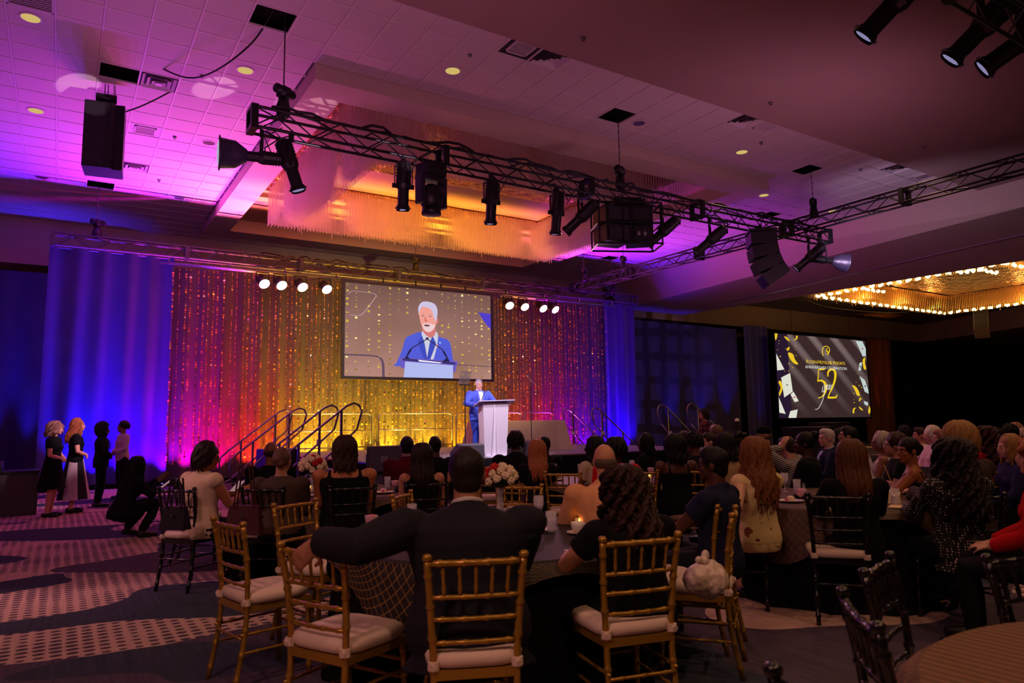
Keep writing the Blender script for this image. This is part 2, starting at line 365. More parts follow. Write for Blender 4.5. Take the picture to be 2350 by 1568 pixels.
# ---------------------------------------------------------------- drapes
def drape(name, label, P, Q, z0, z1, mt, amp=.06, per=.42, seed=1, cat='drape', group=None, pool=0, swing=.0):
    rn = random.Random(seed); P = V(P); Q = V(Q); L = (Q-P).length; n = max(12, int(L/.045)); d = (Q-P)/L; nn = V((d.y, -d.x)); ph = [rn.uniform(0, 6) for _ in range(5)]
    m = MB(); rows = 14; vs = []
    for j in range(rows+1):
        t = j/rows; z = z0+(z1-z0)*t
        for i in range(n+1):
            s = L*i/n
            a = amp*(sin(s*2*pi/per+ph[0]+.7*sin(s*1.3+ph[1])+.3*sin(3*t+s))+.5*sin(s*2*pi/(per*1.9)+ph[2]+.8*t))*(.55+.45*(1-t))
            p = P+d*(s+swing*(1-t)*sin(s*.9+ph[3]))+nn*(a+pool*(1-t)**2*(.5+.5*sin(s*1.1+ph[4])))
            vs.append((p.x, p.y, z))
    fs = [(j*(n+1)+i, j*(n+1)+i+1, (j+1)*(n+1)+i+1, (j+1)*(n+1)+i) for j in range(rows) for i in range(n)]
    m.add(vs, fs); o = ob(name, (m, mt, True)); tag(o, label, cat, group); return o
BLUEV = mat('blue_velvet', (66, 64, 112), .9, sheen=.3, noise=.1, nscale=4, spec=.1)
PALE = mat('pale_drape', (84, 78, 76), .85, noise=.08, nscale=3, spec=.1)
BLK = mat('black_drape', (16, 14, 17), .9, noise=.2, nscale=3, spec=.1)
DIM = mat('dim_blue_drape', (64, 60, 100), .9, noise=.2, nscale=2, spec=.1)
drape('drape', 'tall blue-lit velvet drape at left end of the stage truss', (-.42, 20.33), (2.35, 20.33), .12, 5.92, BLUEV, .07, .55, 3, pool=-.0, swing=.05)
drape('drape', 'pale drape lit red, orange and yellow behind the beaded strands', (2.3, 20.36), (17.0, 20.36), .12, 5.7, PALE, .035, .5, 5)
drape('drape', 'narrow blue-lit drape at right end of the stage truss', (16.9, 20.33), (18.45, 20.33), .12, 5.88, BLUEV, .06, .5, 8)
drape('drape', 'dark blue drape on the far left wall beyond the tall truss', (-1.9, 23.9), (1.2, 23.9), .0, 5.9, BLUEV, .05, .6, 9)
drape('drape', 'dark purple drape wall patterned with light squares right of stage', (18.6, 24.9), (30.3, 25.4), .0, 6.25, DIM, .07, .9, 10)
drape('drape', 'deep blue drape directly left of the slide screen', (30.35, 25.0), (32.3, 25.0), .0, 6.45, BLUEV, .07, .45, 11)
drape('drape', 'black drape hanging below and behind the slide screen', (31.8, 25.6), (41.2, 25.6), .0, 6.4, BLK, .05, .5, 12)
OR_ = mat('rust_drape', (104, 60, 44), .85, noise=.1, spec=.1)
drape('drape', 'orange-lit drape right of the slide screen', (41.2, 25.2), (44.6, 25.2), .0, 6.35, OR_, .17, .75, 13)
drape('drape', 'long black drape wall at the far right of the hall', (44.5, 25.6), (60.0, 24.3), .0, 6.15, BLK, .06, .6, 14)
ob('baseboard_back', (MB().bb((-.4, 20.3, 0), (18.4, 20.45, .12)), BLK), kind='structure')
# beaded strands
def beads():
    rn = random.Random(5); m = MB()
    x = 2.32; GOLD = mat('gold_sequin', (226, 168, 76), .42, metal=.8); SPK = mat('bright_sequin', (255, 225, 150), .2, metal=1); m2 = MB()
    strands = []
    while x < 17.0:
        strands.append(x); x += rn.choice((.11, .13, .16, .20)) if not (6.7 < x < 12.5) else .135
    hexa = [(cos(pi/3*k), sin(pi/3*k)) for k in range(6)]
    for x in strands:
        z = 5.68; y = 20.20+rn.uniform(-.03, .03); hid = 7.2 < x < 11.9; zb = rn.uniform(.45, .6)
        if hid: z = 3.1
        mode = rn.random(); k = 0
        while z > zb:
            k += 1; cyc = (k % 9)/9; r = .013+.019*sin(pi*cyc)**2 if mode < .6 else rn.uniform(.012, .023)
            a = rn.uniform(0, pi); t = rn.uniform(-.35, .35)
            u = V((cos(a), sin(a), 0)); v = V((-sin(a)*sin(t), cos(a)*sin(t), cos(t)))
            z -= r; c = V((x+.006*sin(z*3), y, z))
            (m2 if rn.random() < .28 else m).add([c+u*(p*r)+v*(q*r) for p, q in hexa], [(0,1,2,3,4,5)]); z -= r+.008
    nf = len(m.f); m.add(m2.v, m2.f); me = m.me('bead_curtain', GOLD); me.materials.append(SPK)
    for p_ in me.polygons[nf:]: p_.material_index = 1
    o = ob('bead_curtain', me); tag(o, 'gold sequin strands hanging in front of the coloured backdrop', 'curtain', kind='stuff')
beads()
# ---------------------------------------------------------------- gobo light on right drapes
def gobo(loc, to, col, p, ang, nx):
    o = spot(loc, to, col, p, ang, .3, .02); l = o.data; l.use_nodes = True; nt = l.node_tree
    e = nt.nodes['Emission']; tc = nt.nodes.new('ShaderNodeTexCoord'); s = nt.nodes.new('ShaderNodeSeparateXYZ'); nt.links.new(tc.outputs['Normal'], s.inputs[0])
    a = []
    for k in (0, 1):
        t = M_(nt, 'MULTIPLY', M_(nt, 'DIVIDE', s.outputs[k], s.outputs[2]), nx); a.append(M_(nt, 'LESS_THAN', M_(nt, 'ABSOLUTE', M_(nt, 'SUBTRACT', M_(nt, 'FRACT', t), .5)), .33))
    nt.links.new(M_(nt, 'MULTIPLY', a[0], a[1]), e.inputs['Strength'])
gobo((22.0, 12.5, 3.6), (24.6, 25, 3.4), (.42, .22, .9), 950, 34, 11)
gobo((-1.0, 14, 3.2), (-1.2, 24, 3.1), (.35, .2, .9), 110, 26, 9)

# ---------------------------------------------------------------- lighting trusses
UC = MB().rings([((0,0,0),(1,0,0),(0,1,0),1,1),((0,0,1),(1,0,0),(0,1,0),1,1)], False, 6).me('brace', TRUSS, True)
UC1 = UC; ALU = mat('aluminium_truss', (84, 82, 88), .45, metal=.6, noise=.1); UC2 = UC.copy(); UC2.materials.clear(); UC2.materials.append(ALU)
def rod(parent, a, b, r, name='brace'):
    a, b = V(a), V(b); o = ob(name, UC, parent); d = b-a
    o.matrix_local = Matrix.Translation(a) @ d.to_track_quat('Z', 'Y').to_matrix().to_4x4() @ Matrix.Diagonal((r, r, d.length, 1)); return o
def truss(name, label, A, B, h=.30, bay=.42, joins=(), mt=None):
    global UC
    UC = UC2 if mt else UC1; A, B = V(A), V(B); L = (B-A).length; ang = atan2((B-A).y, (B-A).x)
    t = thing(name, label, 'truss', A, ang); q = h/2
    for y in (-q, q):
        for z in (-q, q): rod(t, (0, y, z), (L, y, z), .024, 'chord')
    n = int(L/bay)
    for k in range(n):
        xa, xb = L*k/n, L*(k+1)/n
        if k % 2: xa, xb = xb, xa
        for y in (-q, q): rod(t, (xa, y, -q), (xb, y, q), .011)
        if k % 2 == 0: rod(t, (xa, -q, -q), (xb, q, -q), .011); rod(t, (xa, -q, q), (xb, q, q), .011)
    e1 = MB().box((0, 0, 0), (.05, .03, q+.03)).me('end_frame', mt or TRUSS); e2 = MB().box((0, 0, 0), (.05, q-.03, .03)).me('end_frame', mt or TRUSS)
    for x in (0.01, L-.01)+tuple(joins):
        for y in (-q, q): ob('end_frame', e1, t, (x, y, 0))
        for z in (-q, q): ob('end_frame', e2, t, (x, 0, z))
    return t
TZ = 5.92
truss('lighting_truss', 'long black truss hung over the audience below the glass rod chandelier', (2.15, 10.4, TZ), (15.85, 10.4, TZ-.06), joins=(3.1, 6.2, 9.2, 12.2))
truss('lighting_truss', 'black truss running from the front truss corner back to the stage truss', (15.5, 20.2, 6.28), (15.5, 5.2, 6.12), joins=(3, 6, 9, 12))
truss('stage_truss', 'truss above the backdrop carrying the drapes and round lamps', (-.38, 20.2, 6.06), (18.4, 20.2, 6.0), joins=(3, 6, 9, 12, 15.2), mt=ALU)
truss('lighting_truss', 'near black truss cut off by the top right corner', (7.6, 3.25, 5.95), (11.6, 3.25, 5.95), h=.36, joins=(2,))
# hanging pipes below the backdrop truss
for x0_, x1_, lb in ((2.0, 6.9, 'thin pipe under the stage truss left of the big screen'), (12.4, 17.4, 'thin pipe under the stage truss right of the big screen')):
    p = MB().tube([(x0_, 20.1, 5.74), (x1_, 20.1, 5.74)], .025, 8); p.tube([(x0_, 20.24, 5.74), (x1_, 20.24, 5.74)], .02, 6)
    for k in range(4):
        x = x0_+.2+(x1_-x0_-.4)*k/3; p.box((x, 20.17, 5.82), (.02, .07, .09))
    tag(ob('pipe', (p, CHROME, True)), lb, 'pipe')
def hoist(x, y, zt, zc, label):
    t = thing('chain_hoist', label, 'hoist', (x, y, zt), .5)
    b = MB(); b.tube([(-.15, 0, .42), (.15, 0, .42)], [.07, .07], 10); b.box((0, 0, .40), (.07, .08, .07)); b.tube([(.15, 0, .42), (.2, 0, .42)], .055, 10)
    ob('motor', (b, BLACK, True), t)
    b = MB(); b.lathe([(.09, .02), (.11, .1), (.075, .3)], n=10); ob('chain_bag', (b, BLACK, True), t)
    b = MB().tube([(0, 0, .0), (0, 0, .36)], .02, 6).tube([(-.12, 0, .16), (0, 0, .36), (.12, 0, .16)], .012, 6); ob('sling', (b, BLACK), t)
    c = MB()
    for k in range(int((zc-zt-.45)/.07)): c.box((0, 0, .5+k*.07), (.011 if k % 2 else .004, .004 if k % 2 else .011, .032))
    ob('chain', (c, mat('chain_steel', (90, 70, 90), .4, metal=.8, noise=.1)), t)
for x, y, zt, lb in ((2.6, 10.4, TZ+.12, 'chain hoist at the left end of the front truss'), (9.2, 10.4, TZ+.1, 'chain hoist at the middle of the front truss above the speaker cluster'), (15.45, 10.4, 6.35, 'chain hoist where the two black trusses cross'),
    (.55, 20.2, 6.2, 'chain hoist on the left end of the stage truss'), (9.25, 20.2, 6.2, 'chain hoist on the stage truss above the big screen'), (17.3, 20.2, 6.15, 'chain hoist on the right end of the stage truss'), (15.5, 17.5, 6.4, 'chain hoist on the rear half of the crossing truss'), (15.5, 19.6, 6.4, 'chain hoist at the far end of the crossing truss')):
    hoist(x, y, zt, 7.9, lb)
# profile spotlights
LENS = emi('lamp_lens_glow', (205, 195, 255), .4)
def ers(x, y, zt, az, tilt, label, k=1.0, group=None, name='spotlight'):
    """zt: height of clamp; az: heading of the beam, tilt below horizontal"""
    t = thing(name, label, 'spotlight', (x, y, zt), az, group); t.scale = (k,)*3
    cl = MB().box((0, 0, -.03), (.03, .03, .05)).tube([(0, 0, -.06), (0, 0, -.14)], .012, 6); ob('clamp', (cl, BLACK), t)
    yk = MB()
    for s in (-1, 1): yk.box((0, s*.12, -.28), (.018, .005, .15))
    yk.box((0, 0, -.135), (.018, .12, .005)); ob('yoke', (yk, BLACK), t)
    R = Quaternion((0, 1, 0), radians(tilt)).to_matrix(); c = V((0, 0, -.40))
    def tr(m): m.v = [tuple(c+R@V(p)) for p in m.v]; return m
    b = MB(); b.rings([((-.34,0,0),(0,1,0),(0,0,1),.05,.05),((-.32,0,0),(0,1,0),(0,0,1),.085,.085),((-.12,0,0),(0,1,0),(0,0,1),.10,.10),((-.02,0,0),(0,1,0),(0,0,1),.105,.105),((.04,0,0),(0,1,0),(0,0,1),.085,.085)], True, 12)
    for q in range(5): b.rings([((-.30+q*.04,0,0),(0,1,0),(0,0,1),.108,.108),((-.29+q*.04,0,0),(0,1,0),(0,0,1),.108,.108)], True, 12)
    b.box((0, .1, .02), (.03, .05, .01)).box((0, -.1, .02), (.03, .05, .01)); ob('lamp_housing', (tr(b), BLACK), t)
    b = MB().rings([((.02,0,0),(0,1,0),(0,0,1),.075,.075),((.26,0,0),(0,1,0),(0,0,1),.075,.075),((.27,0,0),(0,1,0),(0,0,1),.088,.088),((.33,0,0),(0,1,0),(0,0,1),.09,.09)], False, 14)
    b.rings([((.295,0,0),(0,1,0),(0,0,1),.09,.09),((.30,0,0),(0,1,0),(0,0,1),.115,.115),((.305,0,0),(0,1,0),(0,0,1),.09,.09)], False, 8); ob('lens_tube', (tr(b), BLACK), t)
    b = MB().rings([((.318,0,0),(0,1,0),(0,0,1),.04,.078),((.322,0,0),(0,1,0),(0,0,1),.035,.07)], True, 12); ob('lens', (tr(b), LENS), t)
    cb = MB().tube([(-.30, 0, -.30), (-.32, .1, -.15), (-.15, .14, 0), (.05, .1, .05)], .009, 5).tube([(-.2, -.03, -.32), (-.3, -.12, -.1), (-.1, -.08, .05)], .008, 5); ob('cable', (cb, BLACK), t)
    return t
fx = [(2.7, -20, 72, 'second spotlight from the left end of the front truss, tipped steeply down'), (4.5, 80, 84, 'spotlight pointing straight down left of the moving head lamp'), (6.15, 85, 82, 'downward spotlight hanging alone under the chandelier middle'),
      (7.55, 90, 80, 'downward spotlight left of the slanted pair beside the speaker cluster'), (8.1, 128, 40, 'slanted spotlight directly left of the hanging speaker cluster'), (10.2, 128, 38, 'slanted spotlight directly right of the hanging speaker cluster'),
      (11.6, 128, 38, 'slanted spotlight midway between speaker cluster and curved line array'), (15.0, 128, 38, 'slanted spotlight near the right end of the front truss')]
for x, az, tl, lb in fx: ers(x, 10.3, TZ-.16, radians(az), tl, lb, 1.2)
for (px, py, d), lb in (((2055, 5, 8.6), 'near spotlight at the top edge, leftmost of the top right trio'), ((2255, 62, 8.9), 'near spotlight with square yoke, middle of the top right trio'), ((2345, 95, 8.9), 'near spotlight at the right edge, lowest of the top right trio')):
    p = deep(px, py, d); ers(p.x, p.y, p.z+.62, radians(118), 42 if px < 2300 else 30, lb, 1.55)
# big soft-lens lamp at the left end, and its twin at the right end
def bell(x, y, zt, az, tilt, label, k=1.0):
    t = ers(x, y, zt, az, tilt, label, k, name='wash_light'); R = Quaternion((0, 1, 0), radians(tilt)).to_matrix(); c = V((0, 0, -.40))
    b = MB().rings([((.2,0,0),(0,1,0),(0,0,1),.09,.09),((.36,0,0),(0,1,0),(0,0,1),.20,.20),((.56,0,0),(0,1,0),(0,0,1),.22,.22),((.57,0,0),(0,1,0),(0,0,1),.255,.255),((.59,0,0),(0,1,0),(0,0,1),.255,.255),((.59,0,0),(0,1,0),(0,0,1),.21,.21)], False, 20)
    b.v = [tuple(c+R@V(p)) for p in b.v]; ob('bell_housing', (b, mat('dark_violet_housing', (52, 46, 66), .35, noise=.1), True), t)
    b = MB().rings([((.585,0,0),(0,1,0),(0,0,1),.20,.20),((.61,0,0),(0,1,0),(0,0,1),.12,.12)], True, 20); b.v = [tuple(c+R@V(p)) for p in b.v]; ob('front_glass', (b, emi('large_lens_glow', (190, 190, 215), .8)), t)
bell(2.3, 10.4, TZ-.16, radians(172), 1, 'large bell-shaped wash lamp aimed left at the left end of the front truss', .98)
bell(15.75, 10.4, TZ-.2, radians(-30), 8, 'bell-shaped purple-lit lamp at the right end of the front truss', .95)
# moving head
t = thing('moving_head_light', 'moving head lamp with wide yoke hanging under the chandelier', 'spotlight', (5.02, 10.35, TZ-.16), .3)
ob('base', (MB().box((0, 0, -.12), (.2, .16, .1)).box((0, 0, -.02), (.12, .1, .04)), BLACK), t)
ob('yoke', (MB().box((0, 0, -.26), (.27, .1, .05)).box((-.245, 0, -.48), (.03, .09, .24)).box((.245, 0, -.48), (.03, .09, .24)), mat('dark_grey_plastic', (36, 34, 40), .35, noise=.1)), t)
ob('head', (MB().ell((0, 0, -.58), (.21, .2, .24), n=16, m=8).lathe([(.15, -.74), (.165, -.86), (.14, -.87)], n=18), BLACK, True), t)
ob('lens', (MB().ell((0, 0, -.865), (.13, .13, .03), n=16, m=5), mat('dark_glass', (60, 50, 80), .05, spec=.9, noise=.1), True), t)
# round lamps under the stage truss
cl_ = [(4.55, 'leftmost'), (5.02, 'second'), (5.6, 'third'), (6.3, 'rightmost')]
cr_ = [(12.55, 'leftmost'), (13.15, 'second'), (13.9, 'third'), (14.4, 'rightmost')]
PARE = emi('par_lamp_glow', (255, 250, 255), 5); PARW = emi('par_lamp_warm', (255, 240, 200), 5)
for S, side in ((cl_, 'left'), (cr_, 'right')):
    for i, (x, w_) in enumerate(S):
        t = thing('par_light', '%s of four lit round lamps %s of the big screen' % (w_, side), 'stage light', (x, 20.09, 5.72), 0, 'lit round lamps on the stage truss')
        d = V((.18 if side == 'left' else -.15+.1*i, -.75, -.64)).normalized(); Mx = d.to_track_quat('Z', 'Y').to_matrix(); c = V((0, -.12, -.28))
        u, v = Mx.col[0], Mx.col[1]
        ob('housing', (MB().rings([(c-d*.26, u, v, .06, .06), (c-d*.2, u, v, .12, .12), (c, u, v, .15, .15), (c+d*.1, u, v, .17, .17), (c+d*.12, u, v, .155, .155)], True, 16), BLACK, True), t)
        ob('yoke', (MB().box((-.17, -.05, -.16), (.008, .025, .15)).box((.17, -.05, -.16), (.008, .025, .15)).box((0, -.05, -.01), (.17, .025, .01)), BLACK), t)
        ob('lens', (MB().rings([(c+d*.121, u, v, .145, .145), (c+d*.14, u, v, .09, .09)], True, 18), PARE if side == 'left' else PARW), t)
        p = V((x, 20.09, 5.72))+c+d*.2
        spot(p, p+d*10, (1, .9, .8), 35, 40, .6, .1)
# cables on the trusses
for pts, lb in (([(.9, 13.4, 7.9), (1.6, 12.2, 7.2), (2.2, 11, 7.35), (2.55, 10.4, 8.0)], 'black cable sagging below the ceiling at upper left'),
                ([(.7, 14.0, 7.1), (1.1, 13.9, 7.35), (1.9, 13.5, 7.9)], 'thin cable from hanging left loudspeaker up to the ceiling')):
    tag(ob('cable', (MB().tube(spl3(pts, 8), .014, 6), BLACK, True)), lb, 'cable')
rn = random.Random(3)
for k, (xa, xb, yy, zz) in enumerate(((2.4, 8.8, 10.28, TZ+.15), (9.0, 15.2, 10.28, TZ+.13), (4.5, 9.2, 20.06, 6.22), (9.4, 16.0, 20.06, 6.18))):
    p = []; n = 34
    for i in range(n): p.append((xa+(xb-xa)*i/(n-1), yy+rn.uniform(-.04, .04), zz+rn.uniform(0, .07)+(.06*sin(i*.9) if i % 7 < 3 else 0)))
    o = MB().tube(p, .024, 6); p2 = [(x+.1, y+.06, z-.02-.1*abs(sin(x*2.3))) for x, y, z in p]; o.tube(p2, .014, 5)
    tag(ob('cable', (o, BLACK, True)), ['cable bundle lying along the left half of the front truss', 'cable bundle lying along the right half of the front truss', 'cable bundle on the stage truss over the left part of the screen', 'cable bundle on the stage truss right of the screen'][k], 'cable')

# ---------------------------------------------------------------- hanging loudspeakers
GRILLE = mat('loudspeaker_grille', (24, 18, 26), .6, noise=.3, nscale=150, bump=.4, bscale=300)
t = thing('loudspeaker', 'black rectangular loudspeaker hung from the ceiling at upper left', 'speaker', (.42, 14.0, 5.9), -.12)
ob('cabinet', (MB().prism([(-.3, -.26), (.12, -.28), (.18, -.2), (.31, -.22), (.3, .3), (-.3, .3)], 2, .04, 1.22), BLACK), t)
ob('grille', (MB().bb((-.29, -.275, .06), (.1, -.262, 1.2)), GRILLE), t)
ob('hoist_motor', (MB().tube([(-.16, 0, 1.40), (.16, 0, 1.40)], .08, 10).box((-.02, 0, 1.28), (.03, .03, .08)).box((.1, 0, 1.28), (.03, .03, .08)), BLACK, True), t)
ob('chain', (MB().tube([(-.03, 0, 1.4), (-.03, 0, 1.98)], .008, 5).tube([(.02, 0, 1.4), (.02, 0, 1.98)], .008, 5).tube([(.12, 0, 1.4), (.09, 0, 1.98)], .006, 5).tube([(.14, 0, 1.4), (.1, 0, 1.98)], .006, 5), BLACK), t)
t = thing('speaker_cluster', 'cluster of black loudspeaker boxes in a tube frame under the front truss', 'speaker', (9.25, 10.3, 5.05), -.45)
for z in (.02, .4):
    for x, r in ((-.31, .28), (.24, -.3)):
        m = MB().box((x, 0, z), (.27, .25, .17), Quaternion((0, 0, 1), r).to_matrix()); o = ob('cabinet', (m, BLACK), t)
        ob('grille', (MB().box((x+.0+sin(r)*.26, -cos(r)*.26, z), (.22, .012, .12), Quaternion((0, 0, 1), r).to_matrix()), GRILLE), o)
for x in (.14, .26): ob('horn', (MB().ell((x, -.30, .0), (.035, .01, .045)), mat('grey_horn', (120, 116, 124), .4, noise=.1), True), t)
fr = MB()
for z in (-.2, .2, .6):
    fr.tube([(-.62, -.34, z), (.56, -.34, z), (.62, -.28, z), (.62, .28, z), (.56, .34, z), (-.62, .34, z), (-.66, .28, z), (-.66, -.28, z), (-.62, -.34, z)], .02, 6)
for x, y in ((-.64, -.32), (.6, -.32), (.6, .32), (-.64, .32), (-.02, -.34)): fr.tube([(x, y, -.2), (x, y, .62)], .018, 6)
ob('frame', (fr, BLACK), t); ob('bracket', (MB().box((0, 0, .7), (.3, .05, .1)).box((-.3, 0, .66), (.02, .2, .06)).box((.3, 0, .66), (.02, .2, .06)), BLACK), t)
def array(px, name, label, P, s, rz, n=5, zt=0, mt=BLACK):
    t = thing(name, label, 'speaker', P, rz)
    x, z, a = 0, 0, 0
    for k in range(n):
        R = Quaternion((0, 1, 0), -a).to_matrix(); c = V((x, 0, z)) + R @ V((0, 0, -s*.16))
        o = ob('cabinet', (MB().box(c, (s*.30, s*.34, s*.145), R), mt), t)
        ob('grille', (MB().box(c+R@V((s*.31, 0, 0)), (s*.015, s*.30, s*.125), R), GRILLE), o)
        q = V((x, 0, z)) + R @ V((0, 0, -s*.31)); x, z = q.x, q.z; a += .15+.04*k
    ob('rigging_frame', (MB().box((0, 0, s*.05), (s*.32, s*.3, s*.03)).box((0, 0, s*.14), (.03, .03, s*.1)), mt), t); return t
array(0, 'line_array', 'curved black loudspeaker array under the right part of front truss', (13.2, 10.25, TZ-.3), .92, radians(-40), 4)
array(0, 'line_array', 'small curved grey loudspeaker array hanging beside the glowing chandelier', (39.6, 17.6, 6.9), .95, radians(200), 5, mt=mat('grey_cabinet', (92, 76, 64), .6, noise=.1))
tag(ob('cable', (MB().tube([(39.6, 17.6, 7.15), (39.6, 17.6, 7.8)], .03, 5).tube(spl3([(39.5, 17.7, 7.8), (39.3, 19.6, 7.5), (37, 20.0, 6.9), (33.5, 20.3, 6.75), (30, 20.5, 6.9), (28, 20.5, 7.75)], 6), .025, 5), BLACK)), 'sagging cable beside the small hanging loudspeaker array', 'cable')

# ---------------------------------------------------------------- chandeliers
GLASSR = mat('glass_rod', (245, 225, 215), .3, spec=.8, noise=.05, alpha=.75)
def rods(name, label, x0, x1, y0, y1, zb, zt, bw, st, rr, group=None, mt=None):
    t = thing(name, label, 'chandelier', ((x0+x1)/2, (y0+y1)/2, zt), 0, group); cx, cy = (x0+x1)/2, (y0+y1)/2
    rn = random.Random(int(x0*10)); m = MB()
    nx, ny = int((x1-x0)/st), int((y1-y0)/st)
    for i in range(nx+1):
        for j in range(ny+1):
            x, y = x0+i*st, y0+j*st; e = min(x-x0, x1-x, y-y0, y1-y)
            if e > bw: continue
            lo = zb+rn.uniform(-.015, .015)+(.0 if e < .7*bw else .12)
            if rn.random() < .03: lo -= .1
            b = len(m.v); x -= cx; y -= cy
            for z in (lo-zt, 0):
                for k in range(3): m.v.append((x+rr*cos(k*2.094), y+rr*sin(k*2.094), z))
            m.f += [(b, b+1, b+4, b+3), (b+1, b+2, b+5, b+4), (b+2, b, b+3, b+5), (b, b+2, b+1)]
    o = ob('glass_rods', (m, mt or GLASSR), t); o['kind'] = 'stuff'
    p = MB(); hx, hy = (x1-x0)/2+.06, (y1-y0)/2+.06
    for a, b in (((-hx, -hy), (hx, -hy+bw)), ((-hx, hy-bw), (hx, hy)), ((-hx, -hy+bw), (-hx+bw, hy-bw)), ((hx-bw, -hy+bw), (hx, hy-bw))): p.bb((a[0], a[1], 0), (b[0], b[1], .03))
    ob('mount_plate', (p, FOIL), t); return t
rods('chandelier', 'huge rectangular curtain of hanging glass rods above the stage area', hx0, hx1, hy0, hy1, 6.62, mz-.03, bw, .085, .0085)
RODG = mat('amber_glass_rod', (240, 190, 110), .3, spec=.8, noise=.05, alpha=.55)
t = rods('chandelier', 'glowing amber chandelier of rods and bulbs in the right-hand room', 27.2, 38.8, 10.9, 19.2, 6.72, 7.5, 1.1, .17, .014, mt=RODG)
BULB = emi('bulb_glow', (255, 215, 120), 12)
bm0 = MB().ell((0, 0, 0), (.05, .05, .06), n=8, m=4).me('bulb', BULB, True); rn = random.Random(2); bl = []
hx, hy = 5.8, 4.15
for e in (.45, 1.9):
    for i in range(-60, 61):
        f = i/60
        if i % 6 in (0, 1, 2): bl += [(f*(hx-e), -(hy-e)), (f*(hx-e), hy-e), (-(hx-e), f*(hy-e)), (hx-e, f*(hy-e))]
for q in bl[:290]: ob('bulb', bm0, t, (q[0], q[1], (-.74 if abs(q[0]) > hx-1 or abs(q[1]) > hy-1 else -.55)+rn.uniform(-.03, .03)))
p = t
ob('foil_panel', (MB().bb((-(hx-1.1), -(hy-1.1), .05), (hx-1.1, hy-1.1, .08)), FOIL), t)

# ---------------------------------------------------------------- ceiling fittings
DISC = emi('downlight_glow', (235, 205, 120), .75); RIM = mat('white_trim_ring', (220, 205, 205), .5, noise=.03)
dl = [(-.66, 12.19, 1, 'downlight at the far upper left beside the return grille'), (2.4, 12.22, 1, 'lit downlight left of the dark coffer corner'), (5.47, 10.42, 1, 'lit downlight over the near side of the coffer'), (-.68, 15.86, 1, 'lit downlight left of the hanging loudspeaker'),
      (9.78, 10.42, 0, 'unlit downlight beside the open tile hole over the speaker cluster'), (12.91, 10.41, 1, 'lit downlight between two open tile holes on the right'), (15.98, 12.23, 1, 'lit downlight just right of the coffer corner'), (19.06, 12.2, 1, 'lit downlight nearest the violet bulkhead'),
      (2.42, 15.88, 0, 'unlit downlight in the magenta-lit tiles'), (-.67, 20.13, 0, 'unlit downlight on the light and shade line, far left'), (2.4, 20.24, 0, 'unlit downlight on the light and shade line near the coffer')]
for x, y, lit, lb in dl:
    t = thing('downlight', lb, 'ceiling light', (x, y, H), 0, 'recessed downlights')
    ob('trim_ring', (MB().rings([((0,0,-.004),(1,0,0),(0,1,0),.155,.155),((0,0,-.012),(1,0,0),(0,1,0),.135,.135),((0,0,.0),(1,0,0),(0,1,0),.12,.12)], False, 20), RIM, True), t)
    ob('reflector', (MB().rings([((0,0,-.006),(1,0,0),(0,1,0),.125,.125),((0,0,.001),(1,0,0),(0,1,0),.05,.05)], True, 20), DISC if lit else mat('dim_reflector', (120,100,110), .3, metal=.4, noise=.05), False), t)
VM = mat('vent_metal', (205, 190, 195), .45, noise=.04); VD = mat('vent_shadow', (40, 30, 42), .8, noise=.1)
for k, q in enumerate(VENTS):
    p = onZ(q[0], q[1], H); c = cell(p.x, p.y); x, y = GX+(c[0]+.5)*SX, GY+(c[1]+.5)*SY
    t = thing('air_vent', ['square air vent beside the open hole at upper left', 'square air vent with red cap beside the near bulkhead', 'square air vent second along the near bulkhead', 'square air vent farthest right along the bulkhead', 'square air vent below right of the hanging loudspeaker', 'square air vent beside the small far hole'][k], 'vent', (x, y, H), 0, 'square ceiling air vents')
    for i, s in enumerate((.27, .19, .11)):
        m = MB(); z = -.02-.015*i
        m.add([(-s, -s, z), (s, -s, z), (s, s, z), (-s, s, z), (-s+.05, -s+.05, z+.045), (s-.05, -s+.05, z+.045), (s-.05, s-.05, z+.045), (-s+.05, s-.05, z+.045)], [(0,1,5,4),(1,2,6,5),(2,3,7,6),(3,0,4,7)]); ob('louver', (m, VM), t)
    ob('core', (MB().box((0, 0, -.045), (.055, .055, .004)), VM), t); ob('duct', (MB().bb((-.295, -.29, .02), (.295, .29, .03)), VD), t)
for k, q in enumerate(GRILL):
    p = onZ(q[0], q[1], H); c = cell(p.x, p.y); x, y = GX+(c[0]+.5)*SX, GY+(c[1]+.5)*SY
    t = thing('return_grille', ['slatted return grille cut off by the top left corner', 'small grille in the magenta tiles right of hanging loudspeaker', 'square grille beside the red-capped air vent', 'square grille in the tiles right of the second bulkhead vent', 'pale square grille at the far right of the tiles'][k], 'grille', (x, y, H), 0, 'square return grilles')
    s = .29 if k == 0 else .2
    f = MB().bb((-s, -s, -.01), (s, -s+.03, .01)).bb((-s, s-.03, -.01), (s, s, .01)).bb((-s, -s, -.01), (-s+.03, s, .01)).bb((s-.03, -s, -.01), (s, s, .01)); ob('frame', (f, VM), t)
    for j in range(9): ob('slat', (MB().bb((-s+.03, -s+.04+j*(2*s-.08)/9, -.004), (s-.03, -s+.05+j*(2*s-.08)/9, .008)), VM), t)
    ob('backing', (MB().bb((-.295, -.29, .012), (.295, .29, .02)), VD if k in (0, 2) else VM), t)
